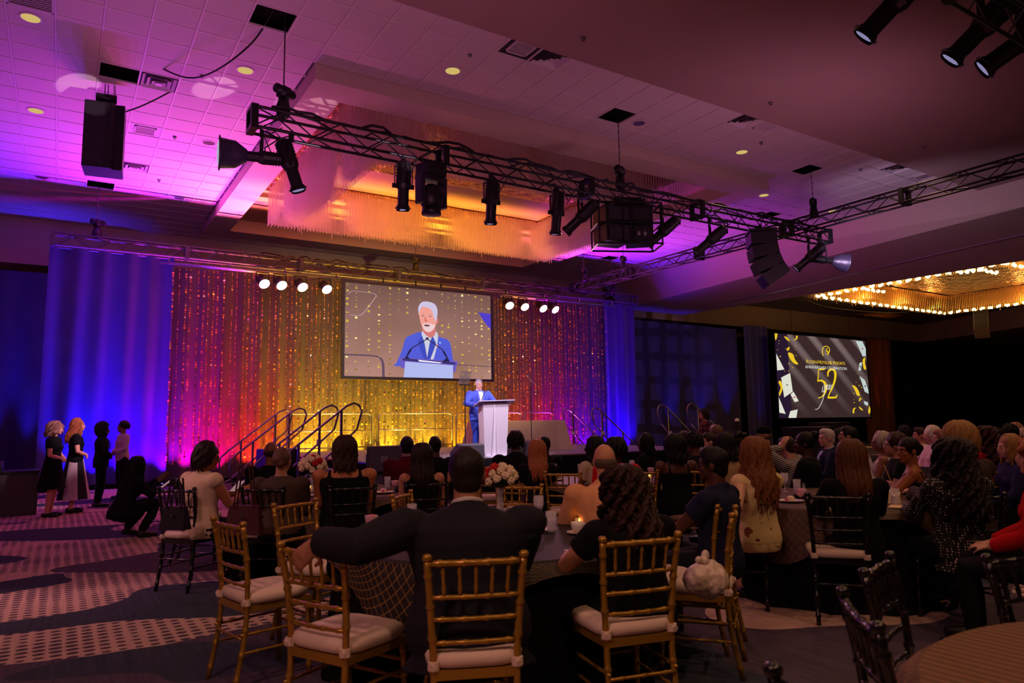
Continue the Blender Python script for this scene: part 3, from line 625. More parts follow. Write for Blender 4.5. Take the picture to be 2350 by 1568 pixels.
for k, (px, py, z) in enumerate(((1338, 86, 7.3), (1768, 235, 7.3), (2120, 338, 7.3), (1078, 126, H), (463, 175, H), (1747, 326, H), (1975, 388, H), (401, 314, H), (365, 413, H))):
    p = onZ(px, py, z); t = MB().lathe([(.04, 0), (.045, -.01), (.02, -.015), (.015, -.04), (.03, -.045), (.028, -.05)], n=10)
    o = ob('sprinkler', (t, CHROME), None, (p.x, p.y, z)); tag(o, 'small ceiling sprinkler head ' + ['nearest the top centre on the dark bulkhead', 'on the dark bulkhead above the second vent', 'on the dark bulkhead at right', 'above the lit downlight by the coffer', 'above the light patch at upper left', 'right of the speaker cluster hoist', 'near the rightmost open hole', 'in the magenta tiles under the small grille', 'left of the coffer low in the magenta tiles'][k], 'sprinkler', 'ceiling sprinkler heads')
# coffer speaker panels lit amber
for k, (px, py) in enumerate(((775, 461), (968, 491), (1211, 530))):
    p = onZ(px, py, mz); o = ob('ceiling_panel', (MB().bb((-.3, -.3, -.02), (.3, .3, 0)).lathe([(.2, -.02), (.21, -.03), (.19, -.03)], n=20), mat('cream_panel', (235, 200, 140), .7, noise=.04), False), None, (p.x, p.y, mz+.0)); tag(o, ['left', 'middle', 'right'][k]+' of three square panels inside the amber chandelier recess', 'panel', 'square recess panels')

# ---------------------------------------------------------------- main screen
SY_ = 19.98
def poly(parent, name, pts, col, lay, s=1.0, smooth=True, base=(0, 0), sc_=(1, 1), mt=None, label=None):
    """flat shape on a screen: pts in 0..1 picture units"""
    P = [V(p) for p in pts]
    if smooth:
        Q = []; n = len(P)
        for i in range(n):
            a, b, c, d = P[i-1], P[i], P[(i+1) % n], P[(i+2) % n]
            for k in range(5):
                t = k/5; Q.append(.5*((2*b)+(c-a)*t+(2*a-5*b+4*c-d)*t*t+(3*b-a-3*c+d)*t**3))
        P = Q
    m = MB(); m.add([(p.x*sc_[0]+base[0], -.0012*lay, (1-p.y)*sc_[1]+base[1]) for p in P], [tuple(range(len(P)))])
    import mathutils
    tri = mathutils.geometry.tessellate_polygon([[V((p.x, p.y, 0)) for p in P]]); m.f = [tuple(t) for t in tri]
    o = ob(name, (m, mt or emi('screen_%d_%d_%d_%g' % (*col, s), col, s)), parent)
    if label: o['label'] = label
    return o
def strip(pts, w):
    P = [V(p) for p in pts]; n = len(P)
    if not hasattr(w, '__len__'): w = [w]*n
    L, R = [], []
    for i in range(n):
        d = (P[min(i+1, n-1)]-P[max(i-1, 0)]).normalized(); q = V((-d.y, d.x))*w[i]/2; L.append(P[i]+q); R.append(P[i]-q)
    return [tuple(x) for x in L+R[::-1]]
def spl(pts, k=6):
    P = [V(p) for p in pts]; P = [2*P[0]-P[1]]+P+[2*P[-1]-P[-2]]; Q = []
    for i in range(1, len(P)-2):
        a, b, c, d = P[i-1:i+3]
        for j in range(k):
            t = j/k; Q.append(.5*((2*b)+(c-a)*t+(2*a-5*b+4*c-d)*t*t+(3*b-a-3*c+d)*t**3))
    return Q+[P[-2]]
a = onY(785, 640, SY_); b = onY(1133, 876, SY_); sx0, sx1, sz0, sz1 = a.x, b.x, b.z-.02, a.z
scr = thing('projection_screen', 'big screen showing the speaker, hung centrally above the stage', 'screen', (sx0, SY_, sz0))
W_, H_ = sx1-sx0, sz1-sz0; fr = .09
ob('frame', (MB().bb((0, -.03, 0), (W_, .05, fr)).bb((0, -.03, H_-fr), (W_, .05, H_)).bb((0, -.03, fr), (fr, .05, H_-fr)).bb((W_-fr, -.03, fr), (W_, .05, H_-fr)), mat('screen_frame', (40, 26, 52), .5, noise=.1)), scr)
iw, ih = W_-2*fr, H_-2*fr
def picmat():
    m = bpy.data.materials.new('screen_picture_back'); m.use_nodes = True; nt = m.node_tree; nt.nodes.remove(nt.nodes['Principled BSDF']); e = nt.nodes.new('ShaderNodeEmission')
    tc = nt.nodes.new('ShaderNodeTexCoord'); s = nt.nodes.new('ShaderNodeSeparateXYZ'); nt.links.new(tc.outputs['Generated'], s.inputs[0])
    n = tex(nt, 'ShaderNodeTexNoise', tc.outputs['Generated'], Scale=2.2, Detail=1)
    c = mix(nt, s.outputs[2], lin((204, 150, 140)), lin((122, 86, 88))); c = mix(nt, M_(nt, 'MULTIPLY', n.outputs['Fac'], .8), c, lin((118, 86, 62)))
    nt.links.new(c, e.inputs[0]); nt.links.new(e.outputs[0], nt.nodes['Material Output'].inputs[0]); return m
m = MB().bb((fr, -.004, fr), (W_-fr, .02, H_-fr)); pic = ob('picture', (m, picmat()), scr)
def pp(name, pts, col, lay, **k): return poly(pic, name, pts, col, lay+5, base=(fr, fr), sc_=(iw, ih), **k)
# falling gold sequins in the picture
rn = random.Random(11); gm = [MB() for _ in range(3)]; gx = [.015,.07,.15,.215,.285,.345,.40,.485,.53,.64,.685,.735,.785,.835,.885,.93,.985]
for x in gx:
    y = rn.uniform(0, .05)
    while y < (.98 if (x < .3 or x > .75) else .35 if x < .6 else .75):
        r = rn.choice((.007, .011, .016)); c = rn.choice((0, 0, 1, 1, 2)); n = 8; aa = rn.uniform(.35, 1)
        gm[c].add([(fr+(x+rn.uniform(-.002, .002)+r*.55*cos(2*pi*k/n))*iw, -.0065-.0001*c, fr+(1-y+r*aa*sin(2*pi*k/n))*ih) for k in range(n)], [tuple(range(n))]); y += r*2+rn.uniform(.004, .06)
for k, c in enumerate(((214, 176, 72), (150, 122, 66), (255, 240, 150))): 
    o = ob('sequins', (gm[k], emi('pic_gold%d' % k, c, 1.0)), pic); o['kind'] = 'stuff'
pp('jacket', [(.365,.70),(.385,.58),(.41,.54),(.48,.49),(.55,.50),(.62,.53),(.68,.56),(.70,.62),(.715,.78),(.715,.86),(.34,.88),(.33,.84)], (84, 92, 214), 2, label='blue jacket in the picture')
pp('shirt', [(.50,.475),(.56,.53),(.595,.47),(.61,.55),(.575,.80),(.53,.80),(.505,.62)], (205, 205, 222), 3, label='pale patterned shirt in the picture')
pp('neck', [(.505,.42),(.585,.42),(.59,.50),(.555,.545),(.51,.49)], (214, 120, 118), 4)
pp('hair', [(.475,.27),(.475,.20),(.50,.145),(.54,.135),(.585,.155),(.605,.21),(.605,.29),(.595,.36),(.58,.30),(.56,.22),(.50,.20),(.485,.25)], (206, 196, 226), 7, label='white hair in the picture')
pp('face', [(.48,.24),(.50,.19),(.55,.18),(.59,.22),(.60,.30),(.597,.38),(.58,.45),(.545,.485),(.515,.465),(.495,.41),(.482,.33)], (242, 160, 148), 5, label='face in the picture')
pp('beard', [(.503,.40),(.535,.382),(.572,.392),(.59,.40),(.572,.455),(.545,.482),(.517,.462)], (236, 206, 208), 6)
pp('ear', [(.597,.33),(.61,.32),(.612,.36),(.60,.385)], (220, 120, 110), 6)
for x in (.505, .555): pp('eyebrow', [(x-.015,.283),(x,.275),(x+.017,.282),(x,.284)], (190, 150, 160), 8); pp('eye', [(x-.010,.303),(x,.298),(x+.010,.303),(x,.307)], (70, 50, 70), 8)
pp('nose_shadow', [(.522,.30),(.516,.355),(.528,.368),(.538,.357),(.528,.345)], (214, 110, 105), 8)
pp('mouth', [(.512,.405),(.53,.398),(.552,.404),(.545,.418),(.522,.419)], (120, 60, 72), 9)
for s in (1, -1):
    f = (lambda x: x) if s == 1 else (lambda x: 1.068-x)
    pp('lapel', [(f(.497),.52),(f(.515),.60),(f(.537),.80),(f(.512),.79),(f(.482),.66),(f(.472),.60),(f(.485),.56)], (66, 76, 190), 4, smooth=False)
    pp('microphone', [(x, y) for x, y in strip(spl([(f(.385),.80),(f(.42),.69),(f(.47),.63),(f(.53),.565)]), .008)], (46, 34, 60), 11, smooth=False)
    pp('microphone_foot', [(f(.375),.81),(f(.39),.77),(f(.41),.70),(f(.43),.69),(f(.40),.77),(f(.43),.81)], (40, 34, 74), 11, smooth=False)
pp('microphone_tip', [(.525,.55),(.538,.545),(.545,.555),(.535,.57),(.526,.565)], (40, 30, 50), 12)
pp('lapel_pin', [(.617,.595),(.625,.585),(.632,.595),(.625,.61)], (150, 190, 240), 5); pp('ribbon', strip(spl([(.597,.66),(.607,.63),(.600,.61),(.596,.64),(.605,.66)]), .004), (250, 170, 170), 5, smooth=False)
pp('lectern_side', [(.345,.78),(.75,.80),(.73,.93),(.36,.90)], (110, 90, 190), 9, smooth=False); pp('lectern_front', [(.385,.825),(.715,.85),(.715,1.0),(.375,1.0)], (178, 186, 238), 10, smooth=False, label='glowing lectern in the picture')
pp('lectern_edge', [(.365,.79),(.73,.815),(.735,.84),(.37,.815)], (60, 50, 110), 12, smooth=False); pp('papers', [(.47,.80),(.64,.822),(.62,.832),(.48,.82)], (240, 236, 255), 13, smooth=False)
pp('railing', strip(spl([(0,.775),(.16,.775),(.215,.79),(.24,.85),(.245,1.0)], 5), .016), (100, 76, 96), 3, smooth=False); pp('railing', strip([(.74,.84),(1,.85)], .012), (110, 84, 90), 3, smooth=False)
pp('purple_triangle', [(.905,.21),(1,.22),(1,.41),(.96,.34)], (82, 62, 200), 3, smooth=False)
pp('prompter_outline', strip(spl([(.02,.125),(.05,.09),(.17,.095),(.195,.12),(.185,.15),(.115,.32),(.08,.35),(.03,.35)], 5), .003), (225, 190, 200), 4, smooth=False)
for x in (.25, .46, .63, .8): ob('hanger', (MB().bb((W_*x-.02, -.01, H_), (W_*x+.02, .03, H_+.16)), BLACK), scr)

# ---------------------------------------------------------------- slide screen
Y2 = 24.0
a = onY(1777, 765, Y2); b = onY(1997, 957, Y2); X0, X1, Z0, Z1 = a.x-.02, b.x+.05, b.z, a.z
s2 = thing('slide_screen', 'side screen showing a yellow anniversary slide with playing cards', 'screen', (X0, Y2, Z0))
W2, H2 = X1-X0, Z1-Z0
ob('frame', (MB().bb((-.1, -.02, -.1), (W2+.1, .05, 0)).bb((-.1, -.02, H2), (W2+.1, .05, H2+.1)).bb((-.1, -.02, 0), (0, .05, H2)).bb((W2, -.02, 0), (W2+.1, .05, H2)), BLK), s2)
def slidemat():
    m = bpy.data.materials.new('slide_back'); m.use_nodes = True; nt = m.node_tree; nt.nodes.remove(nt.nodes['Principled BSDF']); e = nt.nodes.new('ShaderNodeEmission')
    tc = nt.nodes.new('ShaderNodeTexCoord'); s = nt.nodes.new('ShaderNodeSeparateXYZ'); nt.links.new(tc.outputs['Generated'], s.inputs[0])
    t = M_(nt, 'ADD', M_(nt, 'MULTIPLY', s.outputs[0], 1.5), s.outputs[2]); wv = M_(nt, 'SINE', M_(nt, 'MULTIPLY', t, 17)); f = M_(nt, 'MULTIPLY', M_(nt, 'MAXIMUM', wv, 0), s.outputs[2])
    c = mix(nt, f, lin((58, 40, 40)), lin((122, 104, 102))); c = mix(nt, M_(nt, 'GREATER_THAN', M_(nt, 'MULTIPLY', M_(nt, 'SUBTRACT', .13, s.outputs[0]), 8), .0), c, lin((40, 24, 46)))
    nt.links.new(c, e.inputs[0]); nt.links.new(e.outputs[0], nt.nodes['Material Output'].inputs[0]); return m
for x in (1.5, W2-1.5): ob('hanger', (MB().tube([(x, .02, H2), (x, .02, 7.82-Z0)], .012, 5), BLACK), s2)
sl = ob('slide', (MB().bb((0, -.004, 0), (W2, .02, H2)), slidemat()), s2)
def sp_(name, pts, col, lay, **k): return poly(sl, name, pts, col, lay+5, base=(0, 0), sc_=(W2, H2), **k)
GO = (238, 200, 30); WH = (226, 226, 214)
def q2(x, y):  # photograph crop (x 230..1690, y 150..1410 skewed) to slide units
    xl = 240+(345-240)*(y-150)/1260; xr = 1578+(1692-1578)*(y-250)/1160
    u = (x-xl)/(xr-xl); yt = 145+u*112; yb = 1410+u*6
    return (u, (y-yt)/(yb-yt))
def sq(name, pts, col, lay, **k): return sp_(name, [q2(*p) for p in pts], col, lay, **k)
def pw(p, w): return strip([q2(*x) for x in p], [v/1400 for v in w] if hasattr(w, '__len__') else w/1400)
sp_('digit_five', [tuple(p) for p in pw([(868,690),(900,688),(940,690),(978,672)], [26,28,26,10])], GO, 3, smooth=False)
sp_('digit_five', [tuple(p) for p in pw([(868,690),(866,790),(862,872)], [12,14,16])], GO, 3, smooth=False)
sp_('digit_five', [tuple(p) for p in strip(spl([q2(*x) for x in [(860,870),(905,858),(955,885),(985,950),(975,1030),(930,1100),(875,1122)]], 6), [.012+.016*sin(pi*min(1, i/30)) for i in range(37)])], GO, 3, smooth=False)
sp_('digit_two', [tuple(p) for p in strip(spl([q2(*x) for x in [(1008,800),(1010,730),(1060,690),(1110,725),(1118,820),(1085,950),(1040,1050),(1020,1110)]], 6), [.012+.014*sin(pi*min(1, i/36)) for i in range(43)])], GO, 3, smooth=False)
sp_('digit_two', [tuple(p) for p in pw([(1012,1115),(1080,1118),(1135,1115),(1158,1070)], [34,34,30,6])], GO, 3, smooth=False)
sp_('script_stroke', [tuple(p) for p in strip(spl([q2(*x) for x in [(935,950),(930,1030),(965,1010),(975,950),(962,1060),(930,1180),(880,1275),(835,1292)]], 6), .006)], WH, 5, smooth=False)
sp_('emblem', [tuple(p) for p in strip(spl([q2(*x) for x in [(935,485),(915,430),(925,365),(965,338),(1010,360),(1022,410),(1005,450)]], 6), .009)], GO, 3, smooth=False)
sp_('emblem', [tuple(p) for p in strip(spl([q2(*x) for x in [(985,365),(962,465),(972,425),(1000,415),(992,465),(1012,462)]], 6), .009)], GO, 3, smooth=False)
for k, (pts) in enumerate(([(275,450),(392,690),(297,705)], [(470,742),(515,1020),(402,1108),(352,810)], [(525,1022),(600,1162),(545,1178),(485,1062)], [(330,1100),(430,1350),(345,1330)], [(490,1310),(590,1285),(575,1410),(468,1410)],
    [(1422,257),(1530,262),(1590,380),(1590,492),(1540,497)], [(1490,595),(1535,585),(1515,712),(1476,718)], [(1495,792),(1585,860),(1640,1000),(1650,1068),(1585,1035)], [(1570,1175),(1640,1195),(1645,1248),(1590,1230)])):
    c = sq('playing_card', pts, (222, 222, 206) if k < 5 else (190, 204, 202), 4, smooth=False)
    if k in (1, 2, 5, 6, 7): 
        cx = sum(p[0] for p in pts)/len(pts); cy = sum(p[1] for p in pts)/len(pts); r = 14
        u = sq('suit_mark', [(cx, cy-r), (cx+r*.8, cy), (cx, cy+r), (cx-r*.8, cy)], (190, 40, 40) if k in (2, 5) else (30, 34, 34), 5, smooth=k != 1)
for pts in ([(435,437),(500,460),(530,540),(578,612),(520,600),(455,520)], [(318,880),(345,860),(375,930),(372,1000),(340,1085),(332,1040),(350,960)], [(247,150),(280,150),(275,220),(258,248)], [(372,192),(410,205),(452,262),(410,245)], [(535,180),(557,190),(550,230),(505,252),(500,245),(530,225)],
    [(450,350),(445,390),(418,410),(415,375)], [(1380,937),(1430,950),(1480,1010),(1508,1092),(1460,1085),(1420,1000)], [(1545,540),(1580,520),(1580,600),(1600,690),(1565,690),(1545,610)], [(1405,1290),(1450,1275),(1425,1310),(1425,1355),(1400,1350)], [(1495,1260),(1530,1275),(1565,1320),(1520,1300)], [(1665,1250),(1685,1320),(1665,1372),(1648,1330)], [(1510,1120),(1525,1130),(1515,1170),(1492,1172)]):
    sq('gold_confetti', pts, (236, 196, 40), 4, smooth=True)
rn = random.Random(4); cf2 = MB()
for x, y in [(308,260),(306,305),(530,335),(536,387),(396,378),(545,482),(330,495),(447,602),(502,660),(395,718),(449,715),(290,395),(1465,755),(1490,835),(1443,888),(1494,940),(1535,970),(1408,1060),(1422,1195),(1415,1148),(1618,1252),(1540,1145)]:
    u = q2(x, y); r = rn.uniform(.004, .009); cf2.add([((u[0]+r*cos(k)*.8)*W2, -.012, (1-u[1]+r*sin(k))*H2) for k in (0, 1.57, 3.14, 4.71)], [(0, 1, 2, 3)])
ob('confetti', (cf2, emi('screen_gold_c', GO, 1)), sl)
def text(parent, name, s, u0, u1, v, h, col, lay, W, Hh, base=(0, 0), es=1, shear=0, mt=None):
    c = bpy.data.curves.new(name, 'FONT'); c.body = s; c.size = 1; c.align_x = 'LEFT'; c.shear = shear; mm = mt or emi('screen_%d_%d_%d_%g' % (*col, es), col, es)
    tmp = bpy.data.objects.new('t', c); COL.objects.link(tmp); dg = bpy.context.evaluated_depsgraph_get(); me = bpy.data.meshes.new_from_object(tmp.evaluated_get(dg)); bpy.data.objects.remove(tmp); me.name = name; me.materials.clear(); me.materials.append(mm)
    xs = [v.co.x for v in me.vertices]; wd = max(xs)-min(xs); me.transform(Matrix.Translation((-min(xs), 0, 0))); o = ob(name, me, parent)
    o.rotation_euler = (pi/2, 0, 0); o.scale = ((u1-u0)*W/wd, h*Hh, 1); o.location = (base[0]+u0*W, -.0012*lay-.004, base[1]+(1-v)*Hh); return o
ub, ut = q2(685, 560), q2(1258, 560)
for s, a_, b_ in (('R', 688, 722), ('H', 850, 888), ('R', 1078, 1112)): text(sl, 'lettering', s, q2(a_, 545)[0], q2(b_, 545)[0], .335, .062, GO, 6, W2, H2)
for s, a_, b_ in (('OSEN', 724, 838), ('OTELS', 890, 1012), ('&', 1016, 1062), ('ESORTS', 1114, 1256)): text(sl, 'lettering', s, q2(a_, 545)[0], q2(b_, 545)[0], .335, .05 if s != '&' else .062, GO, 6, W2, H2)
text(sl, 'lettering', 'ANNIVERSARY CELEBRATION', q2(672, 620)[0], q2(1286, 640)[0], .40, .05, WH, 6, W2, H2)
text(sl, 'lettering', 'year', q2(935, 960)[0], q2(1085, 960)[0], .655, .135, WH, 8, W2, H2, shear=.35)

# ---------------------------------------------------------------- stage
SXa, SXb, SYa, SYb, SZ = 4.9, 14.1, 12.62, 19.70, .76
st = thing('stage', 'black-skirted stage platform with grey deck in front of the backdrop', 'stage', ((SXa+SXb)/2, (SYa+SYb)/2, 0))
cx, cy = (SXa+SXb)/2, (SYa+SYb)/2
DECK = mat('grey_stage_deck', (120, 116, 128), .5, noise=.12, nscale=12, bump=.05)
n = 0; pw_ = (SXb-SXa)/5; pd_ = (SYb-SYa)/3
pm = MB().bb((-pw_/2+.004, -pd_/2+.004, SZ-.08), (pw_/2-.004, pd_/2-.004, SZ)).me('deck_panel', DECK)
for i in range(5):
    for j in range(3): ob('deck_panel', pm, st, (SXa+pw_*(i+.5)-cx, SYa+pd_*(j+.5)-cy, 0))
sk = MB(); hx, hy = (SXb-SXa)/2, (SYb-SYa)/2
for a_, b_ in (((-hx, -hy), (hx, -hy)), ((hx, -hy), (hx, hy)), ((hx, hy), (-hx, hy)), ((-hx, hy), (-hx, -hy))):
    L = hypot(b_[0]-a_[0], b_[1]-a_[1]); n = int(L/.06); d = V(((b_[0]-a_[0])/L, (b_[1]-a_[1])/L)); nn = V((d.y, -d.x)); vs = []
    for i in range(n+1):
        for z, am in ((0.01, .03), (SZ-.03, .012)): q = V(a_)+d*(L*i/n)+nn*(.01+am*(1 if i % 2 else 0)); vs.append((q.x, q.y, z))
    sk.add(vs, [(2*i, 2*i+2, 2*i+3, 2*i+1) for i in range(n)])
ob('skirt', (sk, BLK), st); ob('edge_strip', (MB().bb((-hx, -hy-.012, SZ-.03), (hx, -hy, SZ+.004)).bb((hx, -hy, SZ-.03), (hx+.012, hy, SZ+.004)).bb((-hx-.012, -hy, SZ-.03), (-hx, hy, SZ+.004)), CHROME), st)
def rail_panel(x0, x1, y, lb):
    t = thing('guard_rail', lb, 'railing', (x0, y, SZ), 0, 'guard rails along the back of the stage'); L = x1-x0; r = .12; h = 1.04
    ob('frame', (MB().tube([(0, 0, 0), (0, 0, h-r), (r*.3, 0, h-r*.3), (r, 0, h), (L-r, 0, h), (L-r*.3, 0, h-r*.3), (L, 0, h-r), (L, 0, 0)], .021, 8), CHROME, True), t)
    ob('mid_rail', (MB().tube([(0, 0, .56), (L, 0, .56)], .015, 6), CHROME, True), t); ob('bottom_rail', (MB().tube([(0, 0, .09), (L, 0, .09)], .015, 6), CHROME, True), t)
    for x in (0, L): ob('foot_plate', (MB().bb((x-.05, -.05, 0), (x+.05, .05, .02)), CHROME), t)
for x0_, x1_, lb in ((5.2, 7.6, 'leftmost stage guard rail behind the left stairs'), (7.82, 10.22, 'second stage guard rail from the left'), (10.35, 12.75, 'third stage guard rail passing behind the lectern'), (12.87, 14.03, 'short rightmost stage guard rail')): rail_panel(x0_, x1_, 19.64, lb)
def stairs(x, y0, y1, s, lb):
    """x: stage edge, s: direction (-1 left, 1 right)"""
    t = thing('stage_stairs', lb, 'stairs', (x, (y0+y1)/2, 0), 0 if s > 0 else pi, 'stairs at the stage sides'); hy = (y1-y0)/2
    for k in range(4):
        z = SZ-.19*(k+1)+.19*.0; 
        if z > .05: ob('tread', (MB().bb((.02+.3*k, -hy, z-.04), (.02+.3*k+.28, hy, z)), DECK), t)
    for y in (-hy+.02, hy-.02): ob('side_frame', (MB().tube([(0, y, SZ-.25), (1.25, y, .03)], .022, 6).tube([(1.2, y, .03), (.1, y, .03), (.05, y, .5)], .018, 6), mat('black_steel', (30, 28, 34), .4, metal=.5, noise=.1), True), t)
    for y in (-hy, hy):
        P = [(-.10, y, SZ+.62), (-.20, y, SZ+.98), (-.14, y, SZ+1.10), (-.03, y, SZ+1.14), (.12, y, SZ+1.08), (1.35, y, .88), (1.52, y, .72), (1.55, y, .55), (1.50, y, .20), (1.42, y, .12), (1.30, y, .16), (.3, y, SZ+.27), (-.10, y, SZ+.62)]
        o = ob('handrail', (MB().tube(P, .022, 8), mat('handrail_steel', (140, 136, 150), .3, metal=.9, noise=.1), True), t)
        for xx, z0, z1 in ((.22, SZ-.25, SZ+1.0), (1.05, .05, 1.12)): ob('post', (MB().box((xx, y, (z0+z1)/2), (.022, .016, (z1-z0)/2)), mat('handrail_steel', (88, 84, 98))), o)
        ob('clamp', (MB().box((.22, y-.02, SZ+.36), (.045, .03, .05)), mat('white_clamp', (225, 225, 230), .4, noise=.02)), o)
stairs(SXa, 13.7, 15.1, -1, 'near left stairs up to the stage with steel handrails'); stairs(SXa, 17.5, 18.8, -1, 'far left stairs up to the stage beside the red curtain')
stairs(SXb-.5+.5, 13.4, 14.5, 1, 'near right stairs off the stage before the purple drape'); stairs(SXb, 17.4, 18.9, 1, 'far right stairs off the stage before the beaded curtain')
# lectern
ACR = mat('frosted_acrylic', (205, 195, 215), .35, noise=.03, spec=.6, emit=(160, 150, 190), es=.0)
t = thing('lectern', 'tall frosted white acrylic lectern at the front of the stage', 'lectern', (7.72, 13.0, SZ), radians(-14))
ob('body', (MB().add([(-.22, -.16, .02), (.26, -.16, .02), (.26, .2, .02), (-.22, .2, .02), (-.26, -.2, 1.12), (.30, -.2, 1.12), (.30, .2, 1.08), (-.26, .2, 1.02)], [(0,3,2,1),(4,5,6,7),(0,1,5,4),(1,2,6,5),(2,3,7,6),(3,0,4,7)]), ACR), t)
ob('edge_trim', (MB().bb((-.015, -.206, .02), (.0, -.198, 1.1)), mat('clear_edge', (235, 232, 250), .1, noise=.02)), t)
ob('base', (MB().bb((-.3, -.24, 0), (.34, .26, .025)), ACR), t); ob('top', (MB().add([(-.36, -.26, 1.15), (.42, -.26, 1.17), (.42, .26, 1.06), (-.36, .26, 1.04)]+[(-.36, -.26, 1.17), (.42, -.26, 1.19), (.42, .26, 1.08), (-.36, .26, 1.06)], [(3,2,1,0),(4,5,6,7),(0,1,5,4),(1,2,6,5),(2,3,7,6),(3,0,4,7)]), mat('clear_acrylic', (190, 180, 215), .12, noise=.03)), t)
for sx_ in (-.22, .30):
    m = thing('gooseneck_microphone', 'gooseneck microphone on the %s side of the lectern top' % ('left' if sx_ < 0 else 'right'), 'microphone', (7.72+sx_*cos(radians(-14)), 13.05+sx_*sin(radians(-14)), SZ+1.10), radians(-14), 'lectern microphones')
    k = -1 if sx_ > 0 else 1
    ob('base', (MB().lathe([(.04, 0), (.035, .03), (.015, .05)], n=10), BLACK), m); ob('neck', (MB().tube([(0, 0, .04), (k*.03, .0, .14), (k*.09, .02, .24), (k*.19, .05, .32)], .007, 6), BLACK), m); ob('head', (MB().ell((k*.205, .055, .33), (.02, .016, .014)), BLACK), m)
# teleprompters
PG = mat('prompter_glass', (150, 140, 150), .08, spec=.8, alpha=.35, noise=.02)
for px, py, lb, ya in ((1068, 1020, 'clear prompter glass on a thin stand left of the lectern', 12.85), (1220, 1018, 'tilted prompter glass on a thin stand right of the lectern', 12.85)):
    p = onY(px, py, ya); t = thing('teleprompter', lb, 'teleprompter', (p.x, ya, SZ), .15 if px < 1100 else radians(56), 'speech prompters beside the lectern')
    ob('pole', (MB().tube([(0, 0, 0), (0, 0, 1.50)], .011, 6), BLACK), t); ob('base', (MB().lathe([(.17, 0), (.17, .015), (.02, .03)], n=16), BLACK), t)
    R = Quaternion((1, 0, 0), radians(18 if px < 1100 else -42)).to_matrix(); ob('glass', (MB().box((0, 0, 1.63), (.14, .004, .15), R), PG), t); ob('frame', (MB().box((0, .0, 1.49), (.14, .01, .008), R), BLACK), t)
# sequined table on the stage
SEQ = mat('champagne_sequin_cloth', (190, 150, 138), .4, spec=.6, noise=.45, nscale=70, bump=.6, bscale=120)
def cloth_box(x0, x1, y0, y1, z, fl=.16):
    m = MB(); n = 72; vs = []
    def rect(t, e):
        t = t % 1*4; k = int(t); f = t-k; P = [(x0-e, y0-e), (x1+e, y0-e), (x1+e, y1+e), (x0-e, y1+e)]; a, b = P[k % 4], P[(k+1) % 4]; return (a[0]+(b[0]-a[0])*f, a[1]+(b[1]-a[1])*f)
    for zz, e in ((z, 0), (z-.02, .02), (z*.6, .05), (.0, .09)):
        for i in range(n):
            w_ = (z-zz)/z; c_ = 1+.7*w_*max(0, 1-abs(((i/n*4+.5) % 1)-.5)*9)
            p = rect(i/n, e*c_+.025*w_*sin(i*1.9)); vs.append((p[0], p[1], zz))
    m.add(vs, [tuple(range(n))]+[(r*n+i, r*n+(i+1) % n, (r+1)*n+(i+1) % n, (r+1)*n+i) for r in range(3) for i in range(n)]); return m
o = ob('tablecloth', (cloth_box(-1.2, 1.2, -.38, .38, .76), SEQ, False), None, (10.0, 15.6, SZ), radians(-4)); tag(o, 'champagne sequined cloth covering the table behind the lectern', 'tablecloth')
t = thing('table', 'folding table hidden under the champagne cloth on stage', 'table', (10.0, 15.6, SZ), radians(-4)); ob('table_top', (MB().bb((-1.17, -.35, .72), (1.17, .35, .75)), BLACK), t)
for x in (-1.05, 1.05):
    for y in (-.28, .28): ob('leg', (MB().tube([(x, y, 0), (x, y, .72)], .018, 6), BLACK), t)
# floor loudspeakers and wedges
GBX = mat('dark_grey_cabinet', (66, 62, 72), .55, noise=.12, nscale=60)
def cab(x, y, z, lb, rz, logo=True, k=1.0, grp=None):
    t = thing('floor_loudspeaker', lb, 'speaker', (x, y, z), rz, grp)
    ob('cabinet', (MB().prism([(-.30*k, -.2), (.30*k, -.2), (.30*k, .15), (.16*k, .3), (-.16*k, .3), (-.30*k, .15)], 2, .02, .46*k), GBX), t)
    ob('grille', (MB().prism([(-.26*k, .04), (.26*k, .04), (.26*k, .43*k), (-.26*k, .43*k)], 1, -.215, -.2), mat('grey_metal_grille', (84, 80, 92), .5, noise=.2, nscale=200, bump=.4, bscale=400)), t)
    ob('handle', (MB().bb((-.315*k, -.1, .15), (-.3*k, .08, .32)), BLACK), t)
    if logo:
        ob('badge', (MB().bb((-.055, -.222, .20), (.055, -.215, .29)), mat('badge_plate', (150, 146, 158), .4, noise=.05)), t)
        text(t, 'lettering', 'JBL', -.04, .04, 1-.225, .075, (40, 36, 44), 185, 1, 1, mt=mat('badge_ink', (40, 36, 44), .5, noise=.02))
    return t
p = onY(881, 1060, 12.1)
cab(p.x, 12.1, .62, 'grey loudspeaker with badge on top of the pair before the stage', -.35); cab(p.x, 12.1, .12, 'lower grey loudspeaker of the stacked pair before the stage', -.35, False)
cab(p.x+.66, 12.3, .62, 'grey loudspeaker beside the badged one, partly behind a dark head', -.35, False); tag(ob('road_case', (MB().bb((-.75, -.3, 0), (.75, .3, .13)), BLACK), None, (p.x+.2, 12.15, 0)), 'low black plinth under the stacked loudspeakers', 'case')
for px, py, lb in ((1072, 1032, 'black stage monitor left of the lectern foot'), (1195, 1030, 'grey stage monitor right of the lectern foot')):
    q = onY(px, py, 12.9 if px < 1100 else 13.4); t = thing('stage_monitor', lb, 'speaker', (q.x, q.y, SZ), 0, 'wedge monitors on stage')
    ob('cabinet', (MB().prism([(-.2, 0), (.2, 0), (.2, .12), (-.1, .30), (-.2, .26)], 0, -.29, .29), GBX), t); ob('grille', (MB().add([(-.26, .19, .135), (.26, .19, .135), (.26, -.08, .295), (-.26, -.08, .295)], [(0, 1, 2, 3)]), GRILLE), t)
